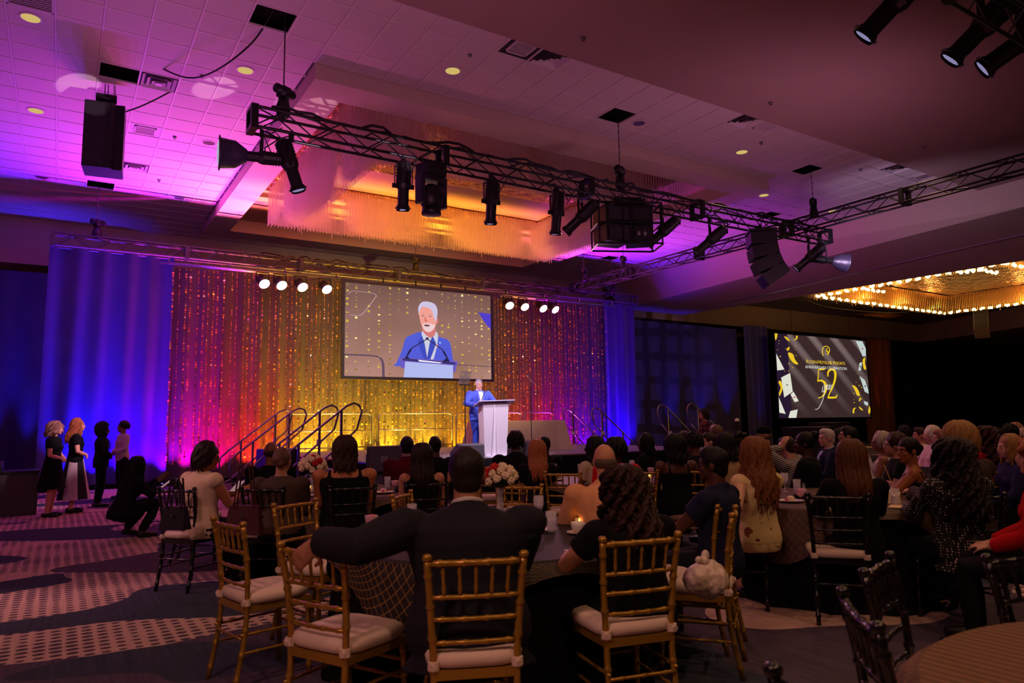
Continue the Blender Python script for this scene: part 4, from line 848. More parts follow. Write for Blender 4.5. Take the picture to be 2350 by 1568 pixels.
# equipment at the left of the stage, uplight bodies, low black chest at far left
q = onY(585, 1060, 14.5)
t = thing('equipment_rack', 'black equipment box beside the left stairs', 'case', (4.1, 16.3, 0), .1); ob('body', (MB().bb((-.35, -.3, 0), (.35, .3, .95)), BLACK), t); ob('top_panel', (MB().bb((-.34, -.29, .95), (.34, .29, .97)), mat('grey_top', (130, 124, 140), .5, noise=.1)), t)
for y in (-.301, ): ob('front_panel', (MB().bb((-.3, -.31, .55), (.3, -.3, .9)), GRILLE), t)
upb = None
for i, (x, c, p_) in enumerate(UPL):
    e = emi('uplight_glow_%d' % i, tuple(int(min(255, 90+v*165)) for v in c), 3)
    t = thing('uplight', '%s of the small floor uplights behind the stage from the left, %s glow' % ('first second third fourth fifth sixth seventh eighth ninth tenth eleventh twelfth thirteenth fourteenth fifteenth sixteenth seventeenth eighteenth nineteenth twentieth'.split()[i], ['blue', 'blue', 'violet', 'violet', 'magenta', 'crimson', 'red', 'orange', 'amber', 'amber', 'amber', 'amber', 'orange', 'orange', 'red', 'crimson', 'purple', 'violet', 'blue', 'blue'][i]), 'stage light', (x, 19.99, 0), 0, 'uplights at the foot of the backdrop')
    ob('body', (MB().lathe([(.06, 0), (.08, .03), (.08, .085)], n=12), BLACK), t); ob('lens', (MB().lathe([(.065, .085), (.05, .092)], n=12), e), t)
t = thing('credenza', 'low grey-fronted console at the far left edge by the women', 'cabinet', (-1.08, 15.4, 0), .03); t.scale = (.80, 1, 1)
ob('body', (MB().bb((-1.0, -.35, 0), (1.0, .35, .72)), mat('grey_laminate', (74, 66, 70), .6, noise=.08)), t); ob('top', (MB().bb((-1.02, -.37, .72), (1.02, .37, .76)), BLACK), t)
ob('mixer', (MB().add([(-.9, -.3, .76), (.35, -.3, .76), (.35, .3, .76), (-.9, .3, .76), (-.9, -.3, .84), (.35, -.3, .84), (.35, .3, .925), (-.9, .3, .925)], [(0,1,5,4),(1,2,6,5),(2,3,7,6),(3,0,4,7),(4,5,6,7)]), BLACK), t)
ob('door', (MB().bb((.3, -.37, .04), (.96, -.35, .68)), mat('grey_laminate', (74, 66, 70))), t); ob('door', (MB().bb((-.4, -.37, .04), (.26, -.35, .68)), mat('grey_laminate', (74, 66, 70))), t)
tag(ob('lid', (MB().bb((-.32, -.2, 0), (.32, .2, .03)), mat('purple_grey_lid', (150, 120, 170), .4, noise=.05)), None, (-1.25, 15.5, .93), .03), 'pale purple-lit lid lying on the console at left edge', 'lid')
# ---------------------------------------------------------------- chiavari chairs
GOLDP = mat('gold_paint', (168, 126, 46), .32, metal=.55, noise=.12, nscale=25); BLKL = mat('black_lacquer', (20, 16, 20), .25, spec=.6, noise=.2, nscale=20)
CUSH = mat('ivory_cushion', (216, 190, 172), .8, noise=.06, nscale=8, bump=.2, bscale=12)
def bam(pts, r, knots=5):
    P = spl3(pts, 4); n = len(P); tot = n-1; O = []; R = []
    for i in range(n):
        O.append(P[i]); R.append(r)
    # add knots
    O2, R2 = [], []
    L = [0]
    for i in range(1, n): L.append(L[-1]+(P[i]-P[i-1]).length)
    T = L[-1]; ks = [T*(k+.5)/knots for k in range(knots)]; st = sorted(set([l for l in L]+[k+d for k in ks for d in (-.012, -.005, .005, .012)]))
    for s in st:
        s = min(max(s, 0), T); i = 0
        while i < n-2 and L[i+1] < s: i += 1
        f = (s-L[i])/max(1e-6, L[i+1]-L[i]); O2.append(P[i].lerp(P[i+1], f))
        R2.append(r*1.28 if any(abs(s-k) < .007 for k in ks) else r)
    return O2, R2
def make_chair(name, M):
    t = thing(name, '', 'chair')
    for s in (-1, 1):
        p, r = bam([(s*.175, -.25, 0), (s*.172, -.20, .25), (s*.172, -.185, .46), (s*.185, -.20, .70), (s*.20, -.235, .90)], .0155, 7); m = MB().tube(p, r, 8)
        m.lathe([(.018, -.008), (.021, .0), (.021, .012), (.012, .02)], (s*.20, -.235, .905), 8); ob('rear_leg', (m, M, True), t)
        p, r = bam([(s*.185, .20, 0), (s*.18, .185, .44)], .0155, 4); ob('front_leg', (MB().tube(p, r, 8), M, True), t)
    def bar(nm, a, b, r, k=3, arc=0):
        mid = ((a[0]+b[0])/2, (a[1]+b[1])/2-arc, (a[2]+b[2])/2); p, rr = bam([a, mid, b], r, k); ob(nm, (MB().tube(p, rr, 6), M, True), t)
    def bx(z): # back half-width and y at height z
        f = (z-.46)/.44; return .172+.028*f*f**.3 if f > 0 else .172, -.185-.05*max(0, f)**1.6
    for z, nm, r in ((.885, 'top_rail', .0135), (.745, 'back_rail', .010), (.655, 'back_rail', .010), (.56, 'back_rail', .010)):
        w_, y = bx(z); bar(nm, (-w_, y, z), (w_, y, z), r, 4, .012)
    for k in range(5):
        f = (k-2)/2.9; w1, y1 = bx(.745); w2, y2 = bx(.885); p, rr = bam([(f*w1, y1-.012*(1-f*f), .745), (f*w2, y2-.012*(1-f*f), .885)], .0062, 2); ob('spindle', (MB().tube(p, [q*(1.25 if 0 < i < len(rr)-1 else 1) for i, q in enumerate(rr)], 6), M, True), t)
    ob('seat_frame', (MB().add([(x*(.20 if y > 0 else .18), y*.20, z) for z in (.415, .455) for x, y in ((-1, -1), (1, -1), (1, 1), (-1, 1))], [(3,2,1,0),(4,5,6,7),(0,1,5,4),(1,2,6,5),(2,3,7,6),(3,0,4,7)]), M), t)
    for z in (.30, .20): 
        for s in (-1, 1): bar('stretcher', (s*.175, -.225+.05*(z-.2), z), (s*.183, .192, z), .0085, 2)
    bar('stretcher', (-.18, .19, .26), (.18, .19, .26), .0085, 3); bar('stretcher', (-.18, .19, .34), (.18, .19, .34), .0085, 3); bar('stretcher', (-.172, -.215, .28), (.172, -.215, .28), .0085, 3)
    m = MB(); R = []
    N = 24
    for z, e in ((.457, .93), (.465, 1.0), (.495, 1.03), (.515, .97), (.523, .8)):
        for i in range(N):
            a = 2*pi*i/N; c_, s_ = cos(a), sin(a); q = (abs(c_)**5+abs(s_)**5)**(-1/5); m.v.append((c_*q*.205*e*(1+.04*s_), s_*q*.205*e, z))
    m.f = [(r*N+i, r*N+(i+1) % N, (r+1)*N+(i+1) % N, (r+1)*N+i) for r in range(4) for i in range(N)]+[tuple(range(4*N, 5*N)), tuple(range(N-1, -1, -1))]
    cu = ob('cushion', (m, CUSH, True), t)
    for s in (-1, 1): ob('strap', (MB().tube([(s*.16, -.17, .475), (s*.172, -.186, .475), (s*.18, -.215, .47)], .016, 6).lathe([(.024, 0), (.024, .035)], (s*.173, -.19, .455), 8), CUSH), cu)
    return t
GC = make_chair('chiavari_chair', GOLDP); BC = make_chair('chiavari_chair', BLKL)
usedc = {}
def chair(kind, a, label, b=None, xy=None, face=None, grp=None):
    """a, b: ends of the top rail in the photograph (height .90), or xy + facing"""
    if xy is None:
        A, B = onZ(a[0], a[1], .905), onZ(b[0], b[1], .905); m = (A+B)/2
        if face is None: d = B-A; face = atan2(d.y, d.x)+pi/2
        else: face = radians(face)
    else: m = V((xy[0], xy[1], 0)); face = radians(face)
    f = V((cos(face), sin(face), 0)); p = m+f*.235 if xy is None else m
    src = GC if kind == 'g' else BC
    if kind not in usedc: usedc[kind] = 1; o = src; o.location = (p.x, p.y, 0); o.rotation_euler = (0, 0, face-pi/2)
    else: o = dup(src, (p.x, p.y, 0), face-pi/2)
    o['label'] = label; o['group'] = ('gold' if kind == 'g' else 'black')+' ladder-back banquet chairs'; return p, face
chair('g', (977, 1284), 'gold banquet chair of the man in the dark suit, front centre', (1205, 1274))
chair('g', (1389, 1241), 'gold banquet chair of the curly-haired woman in black', (1550, 1229))
chair('g', (1668, 1183), 'gold chair seen side-on with a white bag on its seat', (1699, 1167), face=128)
chair('g', (1649, 1160), 'gold chair of the man in the navy polo, behind the bag chair', (1691, 1154), face=112)
chair('g', (494, 1193), 'empty gold chair with ivory cushion, leftmost of the gold chairs', (553, 1205))
chair('g', (633, 1251), 'empty gold chair that the suited man rests his arm on', (800, 1270))
chair('g', (640, 1159), 'gold chair standing just behind the armrest chair, back towards the left tables', (713, 1150), face=-62)
chair('g', (909, 1138), 'gold chair peeking out left of the suited man', (934, 1131), face=-45)
chair('g', (1157, 1082), 'gold chair of the long blonde-haired woman at the middle table', (1227, 1082))
chair('g', (1150, 1115), 'gold chair directly behind the white and red flowers', (1234, 1115), face=225)
chair('g', (1254, 1085), 'gold chair of the woman in the cream top', (1329, 1087), face=40)
chair('g', (1441, 1084), 'gold chair of the woman in the bright red top', (1501, 1082))
chair('g', (1549, 1080), 'gold chair of the woman with big black hair', (1610, 1080))
chair('g', (1128, 1072), 'gold chair of the man in the black suit, seen edge-on', (1140, 1068), face=60)
chair('g', (2260, 1081), 'distant gold chair at the far right edge', (2334, 1082))
chair('b', (374, 1122), 'black banquet chair of the woman in the white top', (436, 1123))
chair('b', (558, 1121), 'black banquet chair with a brown handbag hung on it', (645, 1121))
chair('b', (763, 1119), 'black banquet chair of the woman in the black tank top', (858, 1115))
chair('b', (393, 1096), 'empty black chair between the crouching photographer and the table', (425, 1100), face=-20)
chair('b', (950, 1109), 'black banquet chair of the long dark-haired woman', (1010, 1107))
chair('b', (1674, 1123), 'black banquet chair of the red-haired woman in cream dress', (1715, 1125), face=30)
chair('b', (1858, 1136), 'black banquet chair of the woman in a black jacket, right table', (1986, 1138))
chair('b', (2188, 1140), 'black banquet chair of the woman in polka dots', (2304, 1136))
chair('b', (1936, 1311), 'empty black chair in the lower right with finials upright', (2089, 1282), face=-72)
chair('b', (1943, 1365), 'nearest empty black chair, its rail catching purple light', (2003, 1440), face=-45)
chair('b', (2312, 1274), 'black banquet chair at the right edge beside the red shirt', (2395, 1276), face=-105)
chair('b', (1806, 1061), 'black chair of the person in stripes', (1850, 1062), face=70)
FN = onZ(1815, 1528, .93)
chair('b', None, 'black chair finial poking up at the bottom edge', xy=(FN.x-.05+.235, FN.y-.2), face=-12)

# ---------------------------------------------------------------- tables
def clothmat(name, base, line=None, kind='diamond', rough=.6):
    m = bpy.data.materials.new(name); m.use_nodes = True; nt = m.node_tree; b = nt.nodes['Principled BSDF']; b.inputs['Roughness'].default_value = rough
    uv = nt.nodes.new('ShaderNodeUVMap'); s = nt.nodes.new('ShaderNodeSeparateXYZ'); nt.links.new(uv.outputs[0], s.inputs[0]); u, v = s.outputs[0], s.outputs[1]
    if kind == 'diamond':
        def ln(x, per, w): return M_(nt, 'LESS_THAN', M_(nt, 'FRACT', M_(nt, 'DIVIDE', x, per)), w)
        a = ln(M_(nt, 'ADD', u, v), .055, .08); c = ln(M_(nt, 'SUBTRACT', u, v), .055, .08); f = M_(nt, 'MAXIMUM', a, c)
    else:
        f = M_(nt, 'MULTIPLY', M_(nt, 'ADD', M_(nt, 'SINE', M_(nt, 'MULTIPLY', u, 150)), 1), .5)
    c = mix(nt, f, lin(base), lin(line)); nt.links.new(c, b.inputs['Base Color'])
    n = nt.nodes.new('ShaderNodeBump'); n.inputs['Strength'].default_value = .3; n.inputs['Distance'].default_value = .003; nt.links.new(f, n.inputs['Height']); nt.links.new(n.outputs[0], b.inputs['Normal']); return m
DIA = clothmat('gold_lattice_cloth', (30, 20, 20), (150, 108, 50)); BRN = clothmat('bronze_lattice_cloth', (74, 48, 38), (120, 84, 56)); PIN = clothmat('tan_pinstripe_cloth', (128, 88, 54), (92, 62, 38), 'pin', .8)
def lathe_cloth(R, z, zlow, mt, waves=0, seed=0, planar=False, a0=None):
    N = 96; rn = random.Random(seed); ph = rn.uniform(0, 6); m = MB(); uv = []
    prof = [(0, z, 0), (R*.5, z, R*.5), (R-.01, z, R-.01), (R+.008, z-.012, R+.01)]+[(R+.02+.05*k/6, z-.012-(z-.012-zlow)*k/6, R+.01+(z-zlow)*k/6) for k in range(1, 7)]
    for r, zz, l in prof:
        for i in range(N+1):
            a = 2*pi*i/N; w_ = max(0, (z-zz)/z); q = r+w_*waves*(sin(a*13+ph)+.4*sin(a*29)); dz = 0
            if zlow > .1 and zz < z-.02:
                t_ = (z-zz)/(z-zlow); ac = a0 if a0 is not None else ph; zz_ = z-.012-t_*(.05+.36*(.5+.5*cos(4*(a-ac)))**1.3); dz = zz_-zz
            m.v.append((q*cos(a), q*sin(a), zz+dz)); uv.append((r*cos(a), r*sin(a)) if (planar or l <= R) else (a*R, l))
    m.f = [(k*(N+1)+i, k*(N+1)+i+1, (k+1)*(N+1)+i+1, (k+1)*(N+1)+i) for k in range(len(prof)-1) for i in range(N)][::1]
    me = m.me('cloth', mt, False)
    if a0 is not None:
        me.materials.append(mat('black_table_top', (26, 17, 18), .7, noise=.15))
        for p_ in me.polygons:
            if p_.index < 3*N: p_.material_index = 1
    ul = me.uv_layers.new(name='UVMap')
    for p in me.polygons:
        for li in p.loop_indices: ul.data[li].uv = uv[me.loops[li].vertex_index]
    return me
def table(c, R, lb, over, lbl_cloth):
    t = thing('round_table', lb, 'table', (c[0], c[1], 0), 0, 'round banquet tables'); ob('table_top', (MB().lathe([(R-.02, .70), (R-.01, .73), (R-.02, .742)], n=40), BLACK), t); ob('pedestal', (MB().lathe([(.3, 0), (.3, .03), (.04, .06), (.04, .70)], n=16), BLACK), t)
    o = ob('table_skirt', lathe_cloth(R, .748, .015, mat('black_linen', (16, 12, 14), .9, noise=.1, spec=.1), .03, int(R*10)), t)
    o = ob('tablecloth', lathe_cloth(R+.012, .758, .46, over, .022, int(c[0]*10), a0=radians(218) if c is T1 else None), None, (c[0], c[1], 0)); tag(o, lbl_cloth, 'tablecloth'); return t
T1, T2, T3, T4, T5 = (2.32, 3.95), (2.45, 7.55), (5.65, 7.0), (5.75, 3.95), (2.47, .33)
table(T1, .92, 'round table in front of the suited man', DIA, 'dark cloth with gold lattice on the table before the suited man')
table(T2, .92, 'round table at left behind the woman in white', BRN, 'bronze lattice cloth on the left table with small flowers')
table(T3, .92, 'round table in the middle before the stage', BRN, 'bronze lattice cloth on the middle table before the stage')
table(T4, .92, 'round table at right with dessert plates', BRN, 'bronze lattice cloth on the right-hand table with menu card')
table(T5, .92, 'round table cut off by the lower right corner', PIN, 'tan pinstriped cloth on the table in the lower right corner')
table((9.55, 4.9), .92, 'round table farther back at right', mat('black_linen', (16, 12, 14)), 'plain black cloth on the far right table before the long-haired blonde')
TABS = (T1, T2, T3, T4, (9.1, 7.1), (12.5, 6.9), (9.55, 4.9))
table((12.5, 6.9), .92, 'round table far back before the white-haired woman', mat('black_linen', (16, 12, 14)), 'plain black cloth on the table before the white-haired woman')
table((9.1, 7.1), .92, 'round table far back beyond the striped person', mat('black_linen', (16, 12, 14)), 'plain black cloth on the table beyond the striped person')
CL = mat('clear_glass', (240, 236, 245), .03, spec=1, alpha=.28, noise=.02); WATER = mat('ice_water', (225, 215, 240), .05, spec=.9, alpha=.5, noise=.1); PINKD = mat('pink_berry_drink', (235, 120, 150), .2, alpha=.85, noise=.2, nscale=60); WHITE = mat('white_china', (225, 215, 205), .3, noise=.03)
gl = {}
def tw(kind, px, py, label, z=.762, c=None):
    p = onZ(px, py, z); tc = min(TABS, key=lambda q: hypot(q[0]-p.x, q[1]-p.y)); dd = hypot(tc[0]-p.x, tc[1]-p.y); p = V((tc[0]+(p.x-tc[0])*min(1, .82/dd), tc[1]+(p.y-tc[1])*min(1, .82/dd), z)); cat = {'water_glass': 'glass', 'wine_glass': 'glass', 'dessert_glass': 'glass', 'coffee_cup': 'cup', 'plate': 'plate', 'candle': 'candle', 'creamer': 'jug', 'salt_shaker': 'shaker', 'napkin': 'napkin', 'pot': 'teapot'}[kind]
    if kind not in gl:
        t = thing(kind, '', cat)
        if kind == 'water_glass': ob('glass_wall', (MB().lathe([(.028, 0), (.03, .005), (.036, .13), (.034, .13), (.027, .012)], n=18), CL, True), t); ob('water', (MB().lathe([(.026, .013), (.031, .075)], n=16), WATER), t)
        if kind == 'wine_glass': ob('bowl', (MB().lathe([(.006, .075), (.028, .09), (.038, .13), (.034, .18), (.032, .18), (.036, .13), (.026, .093)], n=18), CL, True), t); ob('stem', (MB().lathe([(.034, 0), (.03, .004), (.004, .01), (.004, .078)], n=14), CL, True), t); ob('wine', (MB().lathe([(.012, .083), (.028, .098), (.033, .115)], n=14), WATER), t)
        if kind == 'dessert_glass': ob('bowl', (MB().lathe([(.03, 0), (.008, .012), (.01, .03), (.04, .05), (.045, .1), (.042, .1), (.036, .052)], n=16), CL, True), t); ob('dessert', (MB().lathe([(.012, .034), (.038, .056), (.041, .095), (.01, .105)], n=14), PINKD), t)
        if kind == 'coffee_cup': ob('cup', (MB().lathe([(.025, .012), (.04, .04), (.044, .07), (.041, .07), (.034, .04)], n=18), WHITE, True), t); ob('saucer', (MB().lathe([(.03, 0), (.07, .010), (.07, .013), (.03, .006)], n=22), WHITE), t); ob('handle', (MB().tube([(.042, 0, .06), (.062, 0, .055), (.062, 0, .035), (.04, 0, .03)], .004, 6), WHITE), t)
        if kind == 'plate': ob('plate', (MB().lathe([(.06, 0), (.105, .012), (.107, .015), (.07, .006), (.01, .005)], n=26), WHITE), t); ob('cake', (MB().lathe([(.035, .005), (.03, .04), (.008, .05)], n=9), mat('cream_cake', (240, 215, 195), .7, noise=.1, nscale=80)), t); ob('petal', (MB().ell((.03, 0, .025), (.02, .012, .012)).ell((-.01, .03, .02), (.012, .02, .01)), mat('magenta_petal', (220, 40, 130), .6, noise=.1)), t)
        if kind == 'candle': ob('holder', (MB().lathe([(.025, 0), (.033, .05), (.031, .05), (.022, .005)], n=14), CL, True), t); ob('wax', (MB().lathe([(.022, .005), (.022, .025)], n=12), mat('candle_wax', (250, 200, 120), .5, emit=(255, 170, 70), es=.6, noise=.02)), t); ob('flame', (MB().ell((0, 0, .036), (.005, .005, .012)), emi('flame', (255, 190, 70), 14)), t)
        if kind == 'creamer': ob('body', (MB().lathe([(.03, 0), (.036, .02), (.036, .09), (.03, .105)], n=16), CHROME, True), t); ob('handle', (MB().tube([(.034, 0, .09), (.065, 0, .085), (.065, 0, .03), (.034, 0, .02)], .005, 6), CHROME), t)
        if kind == 'pot': ob('body', (MB().lathe([(.03, 0), (.045, .03), (.04, .09), (.02, .12), (.006, .135)], n=16), CHROME, True), t); ob('spout', (MB().tube([(-.04, 0, .04), (-.07, 0, .09)], [.012, .006], 6), CHROME), t)
        if kind == 'salt_shaker': ob('shaker', (MB().lathe([(.016, 0), (.018, .03), (.012, .06), (.012, .07)], n=10), CL), t); ob('lid', (MB().lathe([(.013, .07), (.01, .08)], n=10), CHROME), t)
        if kind == 'napkin': ob('cloth', (MB().ell((0, 0, .03), (.09, .05, .035)).ell((.05, .04, .03), (.05, .06, .03)).ell((-.06, .02, .035), (.05, .03, .04)), mat('dark_napkin', (26, 18, 24), .8, noise=.1, bump=.5, bscale=30), True), t)
        gl[kind] = t
        t.location = p; o = t
    else: o = dup(gl[kind], p, (px*.37+py*.11) % 6.28)
    o['label'] = label; o['group'] = kind.replace('_', ' ')+'s on the banquet tables'; return o
for k, x, y, l in (('water_glass', 1265, 1222, 'water glass directly above the curly woman\'s hands'), ('wine_glass', 1237, 1198, 'wine glass right of the flower centerpiece'), ('wine_glass', 1305, 1200, 'wine glass between the flowers and the curly-haired woman'),
    ('water_glass', 1350, 1195, 'water glass beside the curly hair, by the peach shirt'), ('creamer', 1229, 1245, 'chrome creamer jug beside the suited man\'s right shoulder'), ('pot', 1222, 1208, 'small chrome pot behind the creamer'), ('coffee_cup', 1326, 1225, 'white coffee cup left of the curly hair'),
    ('plate', 1240, 1218, 'dessert plate near the chrome creamer'), ('napkin', 1205, 1193, 'crumpled dark napkin right of the flowers'), ('water_glass', 915, 1195, 'water glass at the suited man\'s raised shoulder'), ('dessert_glass', 838, 1218, 'dessert glass above the suited man\'s outstretched sleeve'),
    ('dessert_glass', 893, 1196, 'pink dessert glass left of the shoulder water glass'), ('candle', 1330, 1207, 'candle glass beside the peach-shirted man'),
    ('water_glass', 705, 1100+25, 'tall water glass under the left flowers'), ('water_glass', 719, 1112, 'second water glass under the left flowers'), ('dessert_glass', 575, 1118, 'pink drink glass beside the phone, left table'), ('water_glass', 588, 1112, 'water glass with pink drink behind the brown top'),
    ('wine_glass', 886, 1104, 'wine glass behind the tank-top woman\'s shoulder'), ('water_glass', 889, 1122, 'water glass right of the tank-top woman'), ('dessert_glass', 907, 1125, 'dessert glass left of the sleeveless dark-haired woman'), ('candle', 712, 1125, 'candle glowing under the left flowers'), ('plate', 880, 1132, 'plate right of the tank-top woman'), ('napkin', 915, 1128, 'dark napkin heap left of the sleeveless woman'), ('plate', 700, 1140, 'plate on the left table beside the brown top'),
    ('wine_glass', 1272, 1098, 'wine glass between the black tee and cream top'), ('coffee_cup', 1283, 1102, 'cup on the middle table'), ('water_glass', 1297, 1078, 'bottle-tall water glass left of the cream top'), ('wine_glass', 1476, 1085, 'wine glass behind the red top'), ('dessert_glass', 1494, 1092, 'dessert glass behind the big black hair'), ('candle', 1490, 1098, 'candle on the middle table beside the red top'),
    ('wine_glass', 1802, 1130, 'wine glass right of the red hair'), ('dessert_glass', 1840, 1150, 'pink dessert glass left of the black jacket'), ('water_glass', 1830, 1133, 'water glass behind the pink dessert glass'), ('salt_shaker', 1845, 1128, 'salt shaker left of the black jacket'), ('plate', 1815, 1152, 'dessert plate at the left rim of right table'), ('napkin', 1850, 1148, 'dark napkin beside the black jacket'),
    ('water_glass', 2015, 1125, 'water glass left of the turned woman'), ('dessert_glass', 2052, 1128, 'red cocktail glass with a straw before the turned woman'), ('plate', 2085, 1130, 'plate with white cake and magenta petals'), ('candle', 2058, 1143, 'lit candle beside the menu card'), ('salt_shaker', 2032, 1128, 'salt shaker behind the menu card'), ('napkin', 2095, 1148, 'dark bag-like napkin before polka dots'), ('water_glass', 2055, 1160, 'low water glass at the near rim of right table'),
    ('wine_glass', 1766, 1075, 'wine glass before the person in stripes'), ('candle', 1772, 1068, 'candle before the person in stripes')):
    tw(k, x, y, l)
tag(ob('menu_card', (MB().add([(-.07, -.04, 0), (.07, -.04, 0), (.07, .0, .09), (-.07, 0, .09), (-.07, .04, 0), (.07, .04, 0)], [(0,1,2,3),(3,2,5,4)]), mat('card_stock', (226, 196, 150), .7, noise=.04)), None, onZ(2043, 1155, .762), -.9), 'folded cream menu card beside the lit candle', 'card')
tag(ob('menu_card', (MB().bb((-.1, -.13, 0), (.1, .13, .006)), mat('card_stock', (226, 196, 150))), None, onZ(2085, 1165, .764), .4), 'flat paper menu at the near rim of right table', 'card')
tag(ob('table_sign', (MB().bb((-.1, -.01, 0), (.1, .01, .12)), WHITE), None, onZ(2122, 1052, .77), -.7), 'white table sign in front of the white-haired woman', 'sign')
tag(ob('drinking_straw', (MB().tube([(0, 0, .04), (-.10, .02, .24)], .004, 6), mat('yellow_straw', (235, 200, 120), .5, noise=.02)), None, onZ(2052, 1128, .775)), 'yellow straw leaning in the red cocktail', 'straw')
# flower centrepieces
PETW = mat('cream_petals', (238, 218, 185), .8, noise=.08, nscale=60); PETR = mat('red_rose_petals', (190, 14, 24), .7, noise=.2, nscale=60); LEAF = mat('dark_leaf', (30, 50, 20), .7, noise=.2)
def bouquet(c, z, k, lb, rz, reds):
    t = thing('flower_centerpiece', lb, 'flowers', (c.x, c.y, .762), rz); h = z-.762
    ob('vase', (MB().lathe([(.045, 0), (.05, .01), (.03, .04), (.022, h*.6), (.05, h*.9), (.046, h*.9), (.018, h*.6)], n=16), CL, True), t)
    ob('leaves', (MB().ell((0, 0, h), (.09*k, .09*k, .05)), LEAF), t)
    rn = random.Random(3); n = 26
    for i in range(n):
        ph = i*2.399; zz = 1-(i+.5)/n*1.15; rr = sqrt(max(0, 1-zz*zz)); d = V((rr*cos(ph), rr*sin(ph), zz)); c_ = V((0, 0, h+.02))+V((d.x*.115*k, d.y*.115*k, d.z*.095*k)); red = i in reds
        u = d.orthogonal().normalized(); v = d.cross(u); m = MB()
        for q in range(11):
            a = q*2.399; R_ = .012+.0028*q; cc = c_+u*(cos(a)*R_*.55)+v*(sin(a)*R_*.55)+d*(.018-.0022*q)
            tt = (d*.9+u*cos(a)*.6+v*sin(a)*.6).normalized(); e1 = tt.cross(d+u*.01).normalized(); M3 = Matrix((e1, tt, e1.cross(tt))).transposed()
            m.ell(cc, (.021*k, .025*k, .008*k), M3, 7, 4)
        ob('rose' if red else 'blossom', (m, PETR if red else PETW, True), t)
    return t
bouquet(onZ(1148, 1177, .762+.0), 1.0, 1.0, 'white and red flower centerpiece beside the suited man\'s head', 0, (1, 4, 9, 14, 17, 22))
bouquet(onZ(716, 1128, .762), .99, 1.1, 'white flower centerpiece with red roses on the left table', 1.0, (0, 3, 7, 12, 19))
# bags
BAGW = mat('white_plastic_bag', (205, 180, 165), .45, noise=.08, bump=.8, bscale=14)
def blob(name, parts, mt, parent=None, vox=.012, sm=6, disp=0):
    m = MB()
    for c, r in parts: m.ell(c, r, None, 16, 10)
    o = ob(name, (m, mt, True), parent); md = o.modifiers.new('r', 'REMESH'); md.mode = 'VOXEL'; md.voxel_size = vox; md.use_smooth_shade = True; s = o.modifiers.new('s', 'SMOOTH'); s.iterations = sm
    if disp:
        tx = bpy.data.textures.new('n', 'CLOUDS'); tx.noise_scale = .06; d = o.modifiers.new('d', 'DISPLACE'); d.texture = tx; d.strength = disp
    return o
pc = onZ(1622, 1372, .53)
t = thing('plastic_bag', 'knotted white plastic bag on the seat of the side-on gold chair', 'bag', (pc.x, pc.y, .53), .2)
blob('bag_body', [((0, 0, .09), (.13, .11, .09)), ((.05, .02, .10), (.10, .09, .085)), ((-.06, .0, .11), (.08, .08, .07))], BAGW, t, .009, 4, .035); blob('knot', [((-.02, 0, .19), (.03, .03, .02)), ((.02, .01, .21), (.03, .02, .03)), ((-.06, 0, .2), (.03, .015, .02))], BAGW, t, .007, 2)
def handbag(p, rz, lb, mt, k=1.0, strap=.35):
    t = thing('handbag', lb, 'handbag', p, rz); ob('body', (MB().add([(-.16*k, -.05, 0), (.16*k, -.05, 0), (.16*k, .05, 0), (-.16*k, .05, 0), (-.13*k, -.02, .24*k), (.13*k, -.02, .24*k), (.13*k, .02, .24*k), (-.13*k, .02, .24*k)], [(3,2,1,0),(4,5,6,7),(0,1,5,4),(1,2,6,5),(2,3,7,6),(3,0,4,7)]), mt), t)
    ob('clasp', (MB().box((0, -.04, .15*k), (.012, .008, .010)), CHROME), t)
    for y in (-.025, .025): ob('strap', (MB().tube([(-.09*k, y, .22*k), (-.04, y, .22*k+strap), (.04, y, .22*k+strap), (.09*k, y, .22*k)], .008, 6), mt), t)
LTH = mat('oxblood_leather', (70, 24, 30), .5, noise=.15, bump=.2); LTB = mat('black_leather', (26, 18, 26), .4, noise=.15, bump=.2)
q = deep(560, 1232, 5.95); handbag((q.x, q.y, .56), radians(-42), 'oxblood leather tote hanging on the black chair of the brown top', LTH, 1.0, .36)
q = deep(403, 1180, 6.05); handbag((q.x, q.y, .60), radians(-50), 'black shoulder bag hanging on the white-topped woman\'s chair', LTB, .8, .25)
